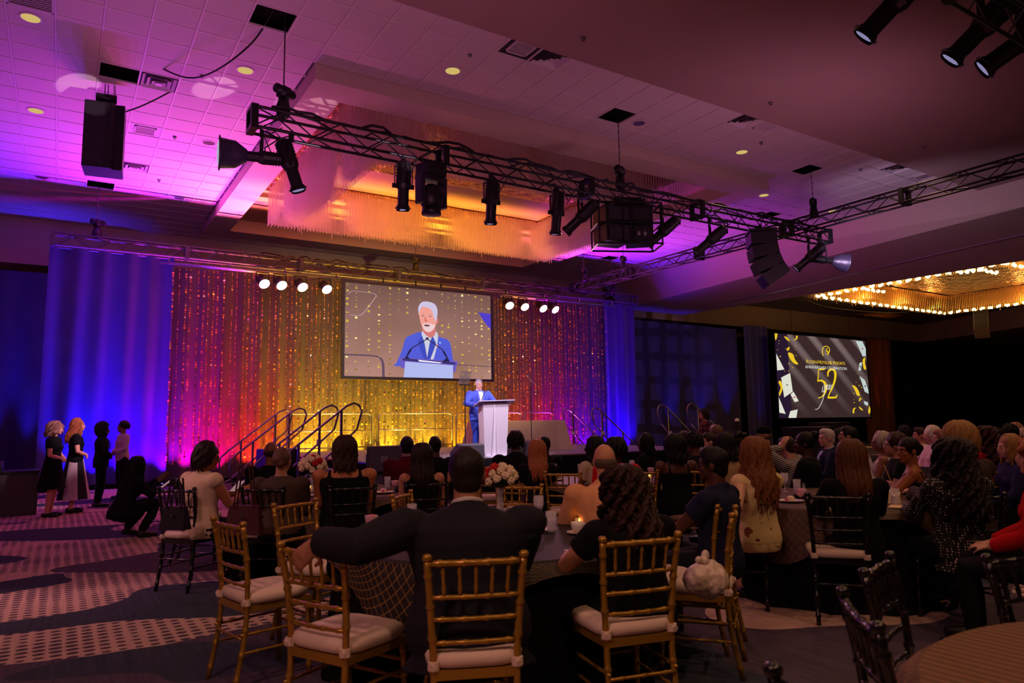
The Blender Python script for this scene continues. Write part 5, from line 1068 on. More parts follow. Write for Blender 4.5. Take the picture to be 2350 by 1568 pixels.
# ---------------------------------------------------------------- people
def rotx(a): return Matrix.Rotation(a, 3, 'X')
def rotz(a): return Matrix.Rotation(a, 3, 'Z')
def rem(o, vox, sm=4, dec=None):
    md = o.modifiers.new('union', 'REMESH'); md.mode = 'VOXEL'; md.voxel_size = vox; md.use_smooth_shade = True
    s = o.modifiers.new('smooth', 'SMOOTH'); s.iterations = sm; s.factor = .5
    if dec: d = o.modifiers.new('thin', 'DECIMATE'); d.ratio = dec
    return o
def skin(c): return mat('skin_%d_%d_%d' % c, c, .5, noise=.06, nscale=30, spec=.35)
def cloth(c, **k): return mat('fabric_%d_%d_%d' % c, c, .85, noise=.12, nscale=18, bump=.35, bscale=9, spec=.15, **k)
def hairm(c):
    nm = 'hair_%d_%d_%d' % c
    if nm in MC: return MC[nm]
    m = bpy.data.materials.new(nm); m.use_nodes = True; nt = m.node_tree; b = nt.nodes['Principled BSDF']; b.inputs['Roughness'].default_value = .5; b.inputs['Specular IOR Level'].default_value = .22
    tc = nt.nodes.new('ShaderNodeTexCoord'); mp = nt.nodes.new('ShaderNodeMapping'); mp.inputs['Scale'].default_value = (60, 60, 5); nt.links.new(tc.outputs['Object'], mp.inputs[0])
    n = tex(nt, 'ShaderNodeTexNoise', mp.outputs[0], Scale=2.0, Detail=3); a = lin(c)
    nt.links.new(mix(nt, n.outputs['Fac'], tuple(x*.45 for x in a), tuple(min(1, x*1.6) for x in a)), b.inputs['Base Color'])
    bp = nt.nodes.new('ShaderNodeBump'); bp.inputs['Strength'].default_value = .6; bp.inputs['Distance'].default_value = .01; nt.links.new(n.outputs['Fac'], bp.inputs['Height']); nt.links.new(bp.outputs[0], b.inputs['Normal'])
    MC[nm] = m; return m
def patt(name, kind, a, b_):
    if name in MC: return MC[name]
    m = bpy.data.materials.new(name); m.use_nodes = True; nt = m.node_tree; b = nt.nodes['Principled BSDF']; b.inputs['Roughness'].default_value = .85
    tc = nt.nodes.new('ShaderNodeTexCoord'); o = tc.outputs['Object']; s = nt.nodes.new('ShaderNodeSeparateXYZ'); nt.links.new(o, s.inputs[0])
    if kind == 'dots': n = tex(nt, 'ShaderNodeTexVoronoi', o, Scale=52.0, Randomness=.3); f = M_(nt, 'LESS_THAN', n.outputs['Distance'], .24)
    elif kind == 'hstripe': f = M_(nt, 'LESS_THAN', M_(nt, 'FRACT', M_(nt, 'MULTIPLY', M_(nt, 'ADD', s.outputs[2], M_(nt, 'MULTIPLY', s.outputs[1], .5)), 42)), .4)
    elif kind == 'panel': f = M_(nt, 'GREATER_THAN', M_(nt, 'SINE', M_(nt, 'ADD', M_(nt, 'MULTIPLY', M_(nt, 'ARCTAN2', s.outputs[0], s.outputs[1]), 4), .8)), 0)
    elif kind == 'floral': n = tex(nt, 'ShaderNodeTexNoise', o, Scale=7.0, Detail=2, Distortion=1); f = M_(nt, 'GREATER_THAN', n.outputs['Fac'], .66)
    elif kind == 'plaid': f = M_(nt, 'MULTIPLY', M_(nt, 'GREATER_THAN', M_(nt, 'SINE', M_(nt, 'MULTIPLY', s.outputs[2], 60)), .2), M_(nt, 'GREATER_THAN', M_(nt, 'SINE', M_(nt, 'MULTIPLY', s.outputs[0], 60)), .0))
    else: n = tex(nt, 'ShaderNodeTexNoise', o, Scale=90.0, Detail=3); f = n.outputs['Fac']
    nt.links.new(mix(nt, f, lin(a), lin(b_)), b.inputs['Base Color']); MC[name] = m; return m
def ik(S, W, l1, l2, pole):
    S, W = V(S), V(W); d = W-S; L = min(d.length, (l1+l2)*.995); d = d.normalized(); W = S+d*L
    a = (l1*l1-l2*l2+L*L)/(2*L); h = sqrt(max(0, l1*l1-a*a)); p = V(pole); p = (p-d*p.dot(d)).normalized(); return S+d*a+p*h, W
TORSO = [(-.10,.150,.115,0),(-.04,.172,.125,0),(.03,.170,.122,0),(.11,.150,.108,.004),(.19,.140,.100,.006),(.27,.155,.108,.004),(.35,.170,.112,0),(.41,.172,.100,-.004),(.445,.150,.080,-.006),(.475,.095,.062,-.004),(.50,.062,.056,0)]
def hand(m, W, d, n, k, side, curl=.5):
    """palm and five fingers from wrist W along d, palm normal n"""
    d = V(d).normalized(); n = V(n); n = (n-d*n.dot(d)).normalized(); x = d.cross(n)*side
    m.rings([(W-d*.01, x, n, .027*k, .020*k), (W+d*.03*k, x, n, .034*k, .018*k), (W+d*.075*k, x, n, .042*k, .016*k), (W+d*.092*k, x, n, .040*k, .013*k)], True, 10)
    for i, (o, l) in enumerate(((-.031, .066), (-.011, .076), (.010, .071), (.029, .054))):
        p = W+d*.085*k+x*o*k; q = d; P = [p-d*.02*k, p]
        for s in range(3):
            a = curl*(.5+.35*s); q = (q*cos(a)-n*sin(a)*-1*-1).normalized() if False else (q*cos(a)+n*sin(a)).normalized(); p = p+q*l*k*(.45, .32, .25)[s]; P.append(p)
        m.tube(P, [.0098*k, .0096*k, .0088*k, .0080*k, .0068*k], 7, True)
    p = W+d*.02*k-x*.03*k; m.tube([p, p+(d*.5-x*.55+n*.3).normalized()*.042*k, p+(d*.75-x*.30+n*.45).normalized()*.078*k], [.013*k, .011*k, .009*k], 7, True)
PN = [0]
def person(label, px, yt, d, face, pose='sit', w=1.0, fem=True, sk=(150, 100, 75), hair=('short', (20, 16, 16)), head=(0, 0), top=None, sleeve='short', bottom=(18, 16, 22), lean=0, twist=0, arms=None, vox=.014, skirt=None, det=False, jacket=None, neckline=0, zf=0, extra=None, s=None, xy=None, hem=-.08, shoes=(16, 14, 16), hvox=None, tophm=None, bodytop=False):
    """px, yt: top of head in the photograph; d: distance along the optical axis; face: world heading in degrees"""
    P = {'sit': V((0, 0, .555)), 'stand': V((0, 0, .93)), 'crouch': V((0, -.10, .34))}[pose]
    R = rotz(radians(twist)) @ rotx(-radians(lean))
    def T(x, y, h): return P + R @ V((x, y, h))
    nb = T(0, .0, .50); HR = R @ rotx(radians(lean)*.8) @ rotz(radians(head[0])) @ rotx(-radians(head[1]))
    hc = nb + (R @ V((0, .0, .045)) + HR @ V((0, .025, .092)))
    top_h = hc + HR @ V((0, -.01, .128))
    Tp = deep(px, yt, d)
    if s is None: s = max(.88, min(1.12, (Tp.z-zf)/top_h.z))
    fa = radians(face); Rw = rotz(fa-pi/2); off = Rw @ (top_h*s)
    zz = zf if pose != 'sit' else max(-.03, min(.12, Tp.z-top_h.z*s))
    t = thing('person', label, 'person', (Tp.x-off.x, Tp.y-off.y, zz), fa-pi/2); t.scale = (s, s, s)
    kw = w*(1 if fem else 1.10); kd = 1+(kw-1)*.45; ka = 1+(kw-1)*.6
    m = MB()   # --- skin
    tor = [(T(0, y, h), R @ V((1, 0, 0)), R @ V((0, 1, 0)), rx*kw*.93, ry*kd*.93) for h, rx, ry, y in TORSO]; tor[-1] = (tor[-1][0], tor[-1][1], tor[-1][2], .056, .054); m.rings(tor, True, 16)
    sx = .168*kw+ (0 if fem else .006)
    m.tube([T(0, -.005, .44), nb, hc + HR @ V((0, -.018, -.05))], [.062, .054 if fem else .062, .052 if fem else .060], 12)
    def Hh(x, y, z): return hc + HR @ V((x, y, z))
    m.ell(Hh(0, -.008, .028), (.075, .093, .098), HR, 18, 11); m.ell(Hh(0, .030, -.040), (.056, .060, .068), HR, 14, 9); m.ell(Hh(0, .070, -.086), (.026, .022, .020), HR, 10, 6)
    m.tube([Hh(0, .084, .018), Hh(0, .106, -.018), Hh(0, .104, -.030)], [.010, .0135, .011], 8, True); m.ell(Hh(0, .074, .030), (.055, .018, .012), HR, 10, 6)
    for q in (-1, 1): m.ell(Hh(q*.078, -.004, -.004), (.010, .020, .031), HR, 8, 6); m.ell(Hh(q*.038, .062, -.022), (.022, .018, .020), HR, 8, 6)
    m.ell(Hh(0, .086, -.056), (.022, .010, .008), HR, 8, 5)
    # --- arms
    sh = [T(-sx, -.005, .425), T(sx, -.005, .425)]; AR = []
    if arms is None: arms = {'sit': 'lap', 'stand': 'clasp', 'crouch': 'phone'}[pose]
    def armset(a, side):
        S = sh[0 if side < 0 else 1]; f = P
        if a == 'lap': W, pl, hd = P + V((side*.10, .30, .08)), (side*.6, -.4, -.8), ((-side*.6, .8, -.1), (0, 0, -1))
        elif a == 'table': W, pl, hd = P + V((side*.13, .40, .235)), (side*.7, -.3, -.8), ((-side*.5, .9, 0), (0, 0, -1))
        elif a == 'clasp': W, pl, hd = P + V((side*.055, .17, .10)), (side*.9, -.5, -.2), ((-side*.9, .25, -.3), (0, -1, 0))
        elif a == 'side': W, pl, hd = P + V((side*.27, .02, -.05)), (side*.2, -1, 0), ((0, .1, -1), (-side, 0, 0))
        elif a == 'phone': W, pl, hd = P + V((side*.04, .40, .40)), (side*.6, -.2, -1), ((-side*.3, .8, .4), (-side*.8, 0, .3))
        elif a == 'chin': W, pl, hd = hc + HR @ V((side*.06, .10, -.15)), (side*.5, .3, -1), ((-side*.4, -.1, 1), (-side, 0, 0))
        elif a == 'headtop': W, pl, hd = hc + HR @ V((side*.10, .02, .0)), (side*1, .5, .1), ((-side*.3, -.35, .9), (-side, -.2, 0))
        else: W, pl, hd = V(a[0]), a[1], a[2] if len(a) > 2 else ((0, 1, -.2), (0, 0, -1))
        E, W = ik(S, W, .275, .245, pl); AR.append((S, E, W)); m.tube([S+V((0, 0, 0)), S.lerp(E, .45), E, E.lerp(W, .35), W], [.054*ka, .047*ka, .038*ka, .038*ka, .026], 10, True)
        m.ell(S, (.060*kw, .058, .062), None, 10, 6)
        hand(m, W, hd[0], hd[1], 1.0 if fem else 1.1, side, .45)
    for a, side in zip(arms if isinstance(arms, (tuple, list)) else (arms, arms), (-1, 1)): armset(a, side)
    # --- legs
    LG = []
    for q in (-1, 1):
        hp = P + V((q*.09*kw, 0, -.02))
        if pose == 'sit': kn, an, toe = V((q*.12, .44, .50)), V((q*.11, .42, .10)), V((q*.13, .56, .03))
        elif pose == 'stand': kn, an, toe = V((q*.085, .02, .49)), V((q*.08 , -.03, .09)), V((q*.10, .11, .03))
        else: kn, an, toe = (V((q*.14, .36, .47)), V((q*.12, .08 if q < 0 else .16, .13 if q < 0 else .10)), V((q*.13, .22 if q < 0 else .30, .03)))
        LG.append((hp, kn, an, toe)); m.tube([hp, hp.lerp(kn, .5), kn, kn.lerp(an, .3), an], [.085*kw, .070*kw, .053, .052, .034], 10, True)
        m.tube([an + V((0, -.03, -.03)), an.lerp(toe, .5)+V((0, 0, -.015)), toe], [.034, .032, .024], 8, True)
    rem(ob('body', (m, skin(sk)), t), vox, 3 if vox < .012 else 2)
    # --- shoes
    for hp, kn, an, toe in LG: ob('shoe', (MB().tube([an + V((0, -.045, -.05)), an.lerp(toe, .5)+V((0, 0, -.025)), toe+V((0, .03, 0))], [.042, .042, .032], 10, True), mat('shoe_%d' % shoes[0], shoes, .4, noise=.1), True), t)
    # --- top garment
    cv = hvox or max(vox, .013)
    if top is not None:
        m = MB(); tm_ = tophm or (cloth(top) if isinstance(top, tuple) else top)
        e = .014 if jacket is None else .024
        lim = .505 if neckline == 0 else (.41 if neckline == 1 else .36)
        rr = [(T(0, y, h), R @ V((1, 0, 0)), R @ V((0, 1, 0)), rx*kw+e, ry*kd+e) for h, rx, ry, y in TORSO if hem <= h <= lim]; 
        if hem < -.12: rr = [(T(0, 0, hem), R @ V((1, 0, 0)), R @ V((0, 1, 0)), .185*kw+e, .128*kd+e)] + rr
        m.rings(rr, True, 18)
        if neckline:   # straps
            for q in (-1, 1): m.tube([T(q*.10*kw, -.11, .33), T(q*.105*kw, -.07, .44), T(q*.10*kw, -.01, .468), T(q*.10*kw, .07, .42), T(q*.09*kw, .115, .33)], .018 if neckline == 1 else .006+vox*.5, 8)
        else:
            m.ell(T(0, -.004, .43), (.155*kw+e*.5, .085*kd+e*.6, .05), R, 14, 7)
            for S in sh: m.ell(S, (.066*kw+e*.6, .066+e*.6, .066+e*.5), None, 12, 7)
        if sleeve != 'none':
            fr = {'cap': .15, 'short': .55, 'long': 2}[sleeve]
            for S, E, W in AR:
                if fr < 1: C = S.lerp(E, fr); m.tube([S, S.lerp(C, .6), C], [.058*ka+e, .055*ka+e, .052*ka+e*1.1], 12, False)
                else: C = E.lerp(W, .93); m.tube([S, S.lerp(E, .5), E, E.lerp(C, .5), C], [.058*ka+e*.8, .050*ka+e, .042*ka+e, .038*ka+e, .032*ka+e], 12, False)
        if jacket is not None or extra == 'collar':
            m.tube(spl3([T(-.062, .03, .475), T(-.066, -.03, .505), T(0, -.064, .515), T(.066, -.03, .505), T(.062, .03, .475)], 4), .019, 8)
        if fem: 
            for q in (-1, 1): m.ell(T(q*.07*kw, .085*kw, .30), (.065, .055, .06), R, 10, 7)
        rem(ob({None: 'top'}.get(jacket, 'jacket'), (m, tm_), t), cv, 3)
        if jacket is not None:   # shirt front and collar beneath
            m = MB().tube(spl3([T(-.055, .035, .49), T(-.058, -.02, .522), T(0, -.058, .536), T(.058, -.02, .522), T(.055, .035, .49)], 4), .012, 8)
            def FY(h):
                for (h0, a0, b0, y0_), (h1, a1, b1, y1_) in zip(TORSO, TORSO[1:]):
                    if h0 <= h <= h1: f = (h-h0)/(h1-h0); return (b0+(b1-b0)*f)*kd+e+(.03 if fem and .2 < h < .36 else .004)
                return .1
            m.add([T(x*wd_, FY(h), h) for h, wd_ in ((.46, .050), (.40, .052), (.33, .045), (.25, .030), (.17, .012)) for x in (-1, 1)]+[T(-.045, .05, .505), T(.045, .05, .505)], [(0,1,3,2),(2,3,5,4),(4,5,7,6),(6,7,9,8),(10,11,1,0)])
            ob('shirt', (m, cloth(jacket)), t)
            for q in (-1, 1): ob('lapel', (MB().add([T(q*.060, .05, .50), T(q*.098, FY(.42)-.01, .42), T(q*.085, FY(.33)+.008, .33), T(q*.012, FY(.16)+.010, .16), T(q*.040, FY(.33)+.010, .33), T(q*.050, FY(.42)+.008, .42)], [(0,1,5),(1,2,4,5),(2,3,4)]), tm_), t)
    # --- lower garment
    if bottom is not None:
        m = MB(); bm_2 = cloth(bottom) if isinstance(bottom, tuple) else bottom; hips = [(T(0, y, h), R @ V((1, 0, 0)), R @ V((0, 1, 0)), rx*kw+.012, ry*kd+.012) for h, rx, ry, y in TORSO if h <= .06]
        if pose == 'stand' and skirt:
            z1 = P.z; n_ = 6; R_ = [(P+V((0, 0, .12)), (1, 0, 0), (0, 1, 0), .155*kw, .118*kw)]
            for i in range(n_+1): f = i/n_; R_.append((V((0, .0, z1-.05-(z1-.05-skirt[0])*f)), (1, 0, 0), (0, 1, 0), .185*kw+(skirt[1]-.185*kw)*f, .15*kw+(skirt[1]*.8-.15*kw)*f))
            n = 40; vs = []
            for i, (c, u, v, a, b) in enumerate(R_):
                for k in range(n): an_ = 2*pi*k/n; wv = 1+.05*max(0, i-1)/n_*sin(an_*9); vs.append(c+V((a*cos(an_)*wv, b*sin(an_)*wv, 0)))
            m.add(vs, [(i*n+k, i*n+(k+1) % n, (i+1)*n+(k+1) % n, (i+1)*n+k) for i in range(len(R_)-1) for k in range(n)]); ob('skirt', (m, bm_2, True), t)
        else:
            m.rings(hips, True, 16)
            for hp, kn, an, toe in LG:
                if skirt and pose == 'sit': m.tube([hp, hp.lerp(kn, .5), kn+V((0, .01, 0))], [.10*kw, .088*kw, .07], 12, True)
                else: m.tube([hp, hp.lerp(kn, .5), kn, kn.lerp(an, .5), an+V((0, 0, .02))], [.098*kw, .085*kw, .072, .066, .055 if fem else .062], 12, True)
            if skirt and pose == 'sit': m.tube([P, P+V((0, .42, -.03))], [.10, .07], 10, True)
            rem(ob('trousers' if not skirt else 'skirt', (m, bm_2), t), cv, 3)
    # --- face details
    if det:
        ew, ed = mat('eye_white', (220, 210, 205), .2, noise=.02), mat('eye_iris', (40, 28, 22), .2, noise=.05)
        for q in (-1, 1):
            e = ob('eye', (MB().ell(Hh(q*.031, .077, .002), (.0125, .008, .0075), HR, 10, 6), ew, True), t); ob('iris', (MB().ell(Hh(q*.031, .0845, .002), (.006, .003, .006), HR, 8, 5), ed, True), e)
            ob('eyebrow', (MB().tube([Hh(q*.016, .090, .022), Hh(q*.033, .088, .028), Hh(q*.048, .080, .022)], .0035, 5), hairm(hair[1])), t)
        ob('lips', (MB().ell(Hh(0, .0945, -.053), (.021, .006, .0045), HR, 10, 5).ell(Hh(0, .0935, -.061), (.018, .006, .005), HR, 10, 5), mat('lip_red', (170, 70, 70) if sum(sk) > 330 else (110, 44, 44), .4, noise=.05), True), t)
    # --- hair
    style, hcx = hair[0], hair[1]; hm = hairm(hcx); rn = random.Random(int(px*7+yt)); m = MB()
    def cap(k=1.0, dy=-.016, dz=.036, rz_=.098): m.ell(Hh(0, dy, dz), (.084*k, .098*k, rz_*k), HR, 20, 12)
    def lock(phi, L, r, curl, wd=1.0, z0=.11, back=.0, spread=0):
        P_ = []; r0 = .088*wd
        NS = 13 if style != 'curly' else 22
        for i in range(NS):
            f = i/(NS-1); dn = f*L; a = phi
            if dn < .13:
                th = (dn/.13)*pi/2; rr = r0*sin(th*.92+.1); z = .028+.105*cos(th)
            else: rr = r0*(1+spread*(dn-.13)/max(.01, L)); z = .028-(dn-.13)
            x, y = rr*sin(a), -rr*cos(a)*1.12-.014
            if curl: g_ = min(1, f*2.5); x += curl*sin(f*L*62+phi*9)*g_; y += curl*cos(f*L*62+phi*9)*g_; z += curl*.3*sin(f*L*50+phi*3)*g_
            q = Hh(x, y, z)
            if z < -.07: # lie on the back or shoulders
                q = Hh(x, y, -.07) + (HR.lerp(R, .0) @ V((0, 0, 0))) + V((0, 0, z+.07)); q += V((0, -back*min(1, (-.07-z)/.12), 0)) * (1 if cos(a) > -.2 else 0)
            P_.append(q)
        m.tube(P_, [r*.8]+[r]*(NS-4)+[r*.8, r*.5, r*.2], 6 if style != 'curly' else 5, flat=1.3)
    if style in ('short', 'fade'): cap(1.0); m.ell(Hh(0, .025, .085), (.066, .065, .050), HR, 12, 7); m.ell(Hh(0, -.050, -.025), (.070, .055, .065), HR, 12, 7); rem(ob('hair', (m, hm), t), .011, 3)
    elif style == 'bald': m.ell(Hh(0, -.030, -.002), (.082, .082, .052), HR, 16, 8); rem(ob('hair', (m, hm), t), .011, 2)
    elif style == 'cap':
        m.ell(Hh(0, -.028, -.005), (.081, .080, .060), HR, 16, 8); rem(ob('hair', (m, hm), t), .012, 2)
        c_ = MB().ell(Hh(0, -.008, .060), (.088, .104, .075), HR, 18, 10).rings([(Hh(0, .085, .058), HR.col[0], HR.col[1], .062, .07), (Hh(0, .092, .050), HR.col[0], HR.col[1], .066, .075)], True, 16); ob('cap', (c_, BLK, True), t)
    elif style == 'afro':
        for k in range(110):
            a, z = k*2.399, 1-2*(k+.5)/110; rr = sqrt(1-z*z); dr = V((rr*cos(a), rr*sin(a), z)); 
            if dr.y > .55 and dr.z < .45: continue
            g = hair[2] if len(hair) > 2 else .125; m.ell(Hh(dr.x*g*.95, dr.y*g*.9-.03, dr.z*g*(1.0 if z > 0 else 1.25)+.03), (.03, .03, .03), None, 6, 4)
        m.ell(Hh(0, -.025, .03), (.10, .11, .11), HR, 12, 8); ob('hair', (m, hm, True), t)
    elif style == 'updo':
        cap(1.02); bz = hair[2] if len(hair) > 2 else .06
        m.ell(Hh(0, -.11, bz), (.05, .045, .045), HR, 12, 7); m.ell(Hh(.02, -.10, bz-.04), (.045, .04, .04), HR, 10, 6); rem(ob('hair', (m, hm), t), .010, 2)
    elif style == 'dreads':
        cap(1.0)
        for k in range(26): a = -pi*.85+k/25*pi*1.7; lock(a, rn.uniform(.18, .24), .013, .006, 1.02)
        for k in range(8): m.tube([Hh(-.05+.015*k, -.08, .11), Hh(-.05+.015*k, -.0, .145), Hh(-.05+.015*k, .06, .12)], .010, 6, True)
        ob('hair', (m, hm, True), t)
    else:   # long, bob, curly, wavy
        L, cur, wd, r, n, sp_3 = {'long': (hair[2] if len(hair) > 2 else .42, .004, 1.02, .017, 44, .1), 'bob': (hair[2] if len(hair) > 2 else .24, .004, 1.12, .020, 40, .05), 'wavy': (hair[2] if len(hair) > 2 else .5, .014, 1.06, .017, 50, .25), 'curly': (hair[2] if len(hair) > 2 else .42, .024, 1.15, .014, 90, .55), 'pony': (.10, .0, 1.0, .016, 30, 0)}[style]
        cap(1.0 if style != 'curly' else 1.06)
        for k in range(n):
            a = -2.05+4.1*k/(n-1); lock(a+rn.uniform(-.05, .05), L*rn.uniform(.86, 1.04)*(1 if abs(a) < 1.5 else .85), r*rn.uniform(.8, 1.2), cur*rn.uniform(.6, 1.3), wd*rn.uniform(.95, 1.06), back=.05*(1 if L > .3 else .3), spread=sp_3)
        if style == 'curly':
            for k in range(46): lock(rn.uniform(-2.3, 2.3), rn.uniform(.10, .24), .013, cur, wd*1.12)
        if style == 'pony':
            for k in range(9): a = k*.7; m.tube([Hh(0, -.10, .05), Hh(.012*cos(a), -.14+.01*sin(a), .03), Hh(.02*cos(a), -.13+.012*sin(a), -.10), Hh(.012*cos(a), -.12, -.2)], [.012, .018, .016, .005], 6)
        ob('hair', (m, hm, True), t)
    t['_hc'] = 0; del t['_hc']
    return t, Hh, T, s, Rw
def glasses(t, Hh, HRx=None):
    m = MB()
    for q in (-1, 1):
        m.tube([Hh(q*.034+.022*cos(a)*1.0, .094, .002+.018*sin(a)) for a in [k*.7 for k in range(10)]], .0022, 5); m.tube([Hh(q*.056, .092, .006), Hh(q*.080, .06, .008), Hh(q*.082, -.01, .006)], .0026, 5)
    m.tube([Hh(-.012, .097, .004), Hh(.012, .097, .004)], .0022, 5); ob('glasses', (m, mat('dark_frame', (26, 18, 20), .3, noise=.05)), t)
def local(t, w):   # world point -> person's local frame
    M = Matrix.Translation(t.location) @ Matrix.Rotation(t.rotation_euler[2], 4, 'Z') @ Matrix.Diagonal((t.scale[0],)*3+(1,)); return M.inverted() @ V(w)
BK, DK = (14, 12, 16), (96, 62, 46); MED = (176, 122, 92); LT = (214, 160, 132)
HB = (18, 14, 14)
def P(*a, **k): return person(*a, **k)
# ---- nearest table
P('man in a dark suit seen from behind, left arm stretched over the next chair', 1070, 1026, 3.30, 68, fem=False, w=1.34, sk=(160, 108, 80), hair=('short', (30, 22, 20)), top=(32, 30, 38), sleeve='long', jacket=(200, 190, 185), hem=-.16, vox=.008, hvox=.010, head=(-4, 4), lean=4, bottom=(34, 32, 42),
  arms=(((-.64, .05, .93), (0, -1, -.15), ((-.75, .2, -.7), (0, 1, -.4))), ((.14, .42, .72), (.7, -.3, -.8), ((-.3, .9, 0), (0, 0, -1)))))
P('woman with long curly dark hair and black top, hands on the table', 1425, 1074, 3.72, 82, w=1.24, sk=(178, 118, 92), hair=('curly', (44, 20, 14), .46), top=BK, sleeve='short', vox=.008, lean=9, head=(10, 5), arms=(((-.22, .40, .80), (-.8, -.3, -.6), ((.5, .8, .1), (0, 0, -1))), ((-.02, .42, .80), (.8, -.3, -.6), ((-.6, .8, .1), (0, 0, -1)))))
t, Hh, T, s, R_ = P('man in a navy polo with cropped black hair looking left', 1637, 1026, 4.75, 112, fem=False, w=1.12, sk=(84, 48, 34), hair=('short', (14, 10, 12)), top=(28, 30, 56), sleeve='short', extra='collar', vox=.009, head=(12, 0), arms='table', bottom=(20, 20, 28)); glasses(t, Hh)
P('bald man in a peach shirt seen from behind, leaning forward', 1386, 1019, 4.95, 62, fem=False, w=1.12, sk=(200, 138, 104), hair=('bald', (92, 74, 64)), top=(222, 158, 112), sleeve='long', extra='collar', lean=12, vox=.011, arms='table')
t, Hh, T, s, R_ = P('red-haired woman in a cream floral dress with a gold hair clip', 1728, 1007, 5.6, 78, w=1.0, sk=LT, hair=('wavy', (120, 70, 38), .56), top=(226, 196, 142), sleeve='cap', tophm=patt('floral_cream', 'floral', (226, 196, 142), (130, 60, 40)), bottom=patt('floral_cream', 'floral', (226, 196, 142), (130, 60, 40)), skirt=1, vox=.010, head=(14, 0), arms=(((-.40, .02, .95), (-.4, -.6, -.6), ((-.3, .6, -.7), (0, 0, -1))), 'lap'))
ob('hair_clip', (MB().box(Hh(.02, -.125, -.02), (.035, .008, .007)), mat('gold_clip', (230, 180, 80), .3, metal=.8, noise=.05)), t)
P('woman with straight copper-brown hair and black jacket at the right table', 1952, 1014, 5.28, 52, w=1.05, sk=LT, hair=('long', (88, 50, 26), .50), top=BK, sleeve='long', vox=.012, hem=-.14, arms='table')
P('woman with long wavy black hair in a polka dot top', 2185, 1009, 5.08, 62, w=1.10, sk=MED, hair=('curly', (26, 12, 12), .60), top=BK, sleeve='long', tophm=patt('polka_dots', 'dots', (14, 12, 14), (220, 200, 190)), vox=.012, hem=-.16, arms='table')
P('woman with a blonde bob and dark grey sweater', 2198, 973, 5.75, 74, w=1.12, sk=LT, hair=('bob', (150, 108, 60), .26), top=(62, 48, 44), sleeve='long', vox=.013, lean=4, arms='table')
P('woman in a bright red blouse at the right edge, curly ginger hair', 2378, 1002, 4.45, 112, w=1.12, sk=LT, hair=('curly', (168, 96, 50), .22), top=(196, 14, 26), sleeve='long', vox=.011, det=True, arms='lap')
# ---- right table and behind
t, Hh, T, s, R_ = P('woman with bare shoulder and gold earrings turned to look left', 2082, 1004, 6.5, 118, w=1.0, sk=(150, 88, 52), hair=('updo', (20, 12, 12), .02), top=BK, sleeve='none', neckline=2, vox=.009, det=True, head=(38, 4), arms='table')
for q in (-1, 1): ob('earring', (MB().tube([Hh(q*.082, -.005+.012*cos(a), -.050+.020*sin(a)) for a in [k*.7 for k in range(10)]], .0025, 5), mat('gold_clip', (230, 180, 80))), t)
P('woman with short dark hair and glasses behind the bare-shouldered woman', 2052, 997, 7.6, 132, sk=(200, 140, 120), hair=('bob', (60, 34, 34), .17), top=BK, sleeve='short', det=True, vox=.012, w=1.05)
t, Hh, T, s, R_ = P('grey-haired woman with glasses and bare arms in white lace', 2020, 994, 8.7, 118, sk=(150, 96, 78), hair=('bob', (176, 160, 150), .25), top=(214, 196, 200), sleeve='none', neckline=1, det=True, vox=.013, head=(14, 0)); glasses(t, Hh)
P('dark-haired man in a white shirt leaning forward', 1950, 979, 9.2, 118, fem=False, w=1.08, sk=(176, 118, 96), hair=('short', (30, 24, 26)), top=(210, 196, 208), sleeve='long', lean=26, head=(12, -14), det=True, vox=.014, arms='table', extra='collar')
P('grey-bearded man in a navy blazer and pale shirt', 1897, 984, 9.3, 142, fem=False, w=1.08, sk=(214, 158, 140), hair=('short', (196, 182, 176)), top=(26, 28, 56), jacket=(170, 176, 216), sleeve='long', det=True, vox=.013, head=(12, 0))
P('person in a black and white striped sweater holding their head', 1802, 1003, 8.2, 98, fem=False, w=.98, sk=(200, 146, 120), hair=('short', (40, 26, 22)), top=(40, 30, 34), sleeve='long', tophm=patt('sailor_stripes', 'hstripe', (28, 22, 26), (214, 200, 196)), vox=.012, lean=8, head=(0, 8), arms='headtop')
t, Hh, T, s, R_ = P('woman with dark hair up and a gold earring, black top, right of stripes', 1846, 992, 7.45, 112, w=1.1, sk=(70, 38, 30), hair=('updo', (16, 10, 12), .10), top=BK, sleeve='long', vox=.012, det=True, head=(18, 0))
ob('earring', (MB().ell(Hh(.083, -.002, -.05), (.006, .010, .022)), mat('gold_clip', (230, 180, 80))), t)
t, Hh, T, s, R_ = P('man in a black baseball cap and glasses looking left', 1752, 978, 9.8, 142, fem=False, w=1.08, sk=(200, 140, 118), hair=('cap', (110, 80, 66)), top=BK, sleeve='short', det=True, vox=.014, head=(8, 0)); glasses(t, Hh)
P('man with cropped brown hair in a pale collared shirt seen from behind', 1643, 975, 9.8, 70, fem=False, w=1.0, sk=(206, 146, 118), hair=('short', (104, 76, 56)), top=(190, 190, 220), sleeve='long', extra='collar', vox=.015)
P('long-haired man in red plaid standing by the purple drape', 1615, 948, 15.5, 150, 'stand', fem=False, w=.95, sk=(196, 130, 110), hair=('long', (40, 24, 24), .26), top=(120, 26, 36), tophm=patt('red_plaid', 'plaid', (60, 14, 20), (150, 30, 40)), sleeve='long', det=True, vox=.016, s=1.0, head=(10, 0))
P('woman with straight dark hair and cream top behind the red hair', 1664, 996, 8.3, 80, sk=(150, 100, 84), hair=('long', (22, 14, 18), .36), top=(196, 160, 110), sleeve='short', vox=.016)
P('woman with dark braids in profile behind the big black hair', 1592, 995, 8.6, 120, sk=(110, 66, 56), hair=('dreads', (22, 14, 16)), top=BK, sleeve='short', det=True, vox=.013, head=(16, 0))
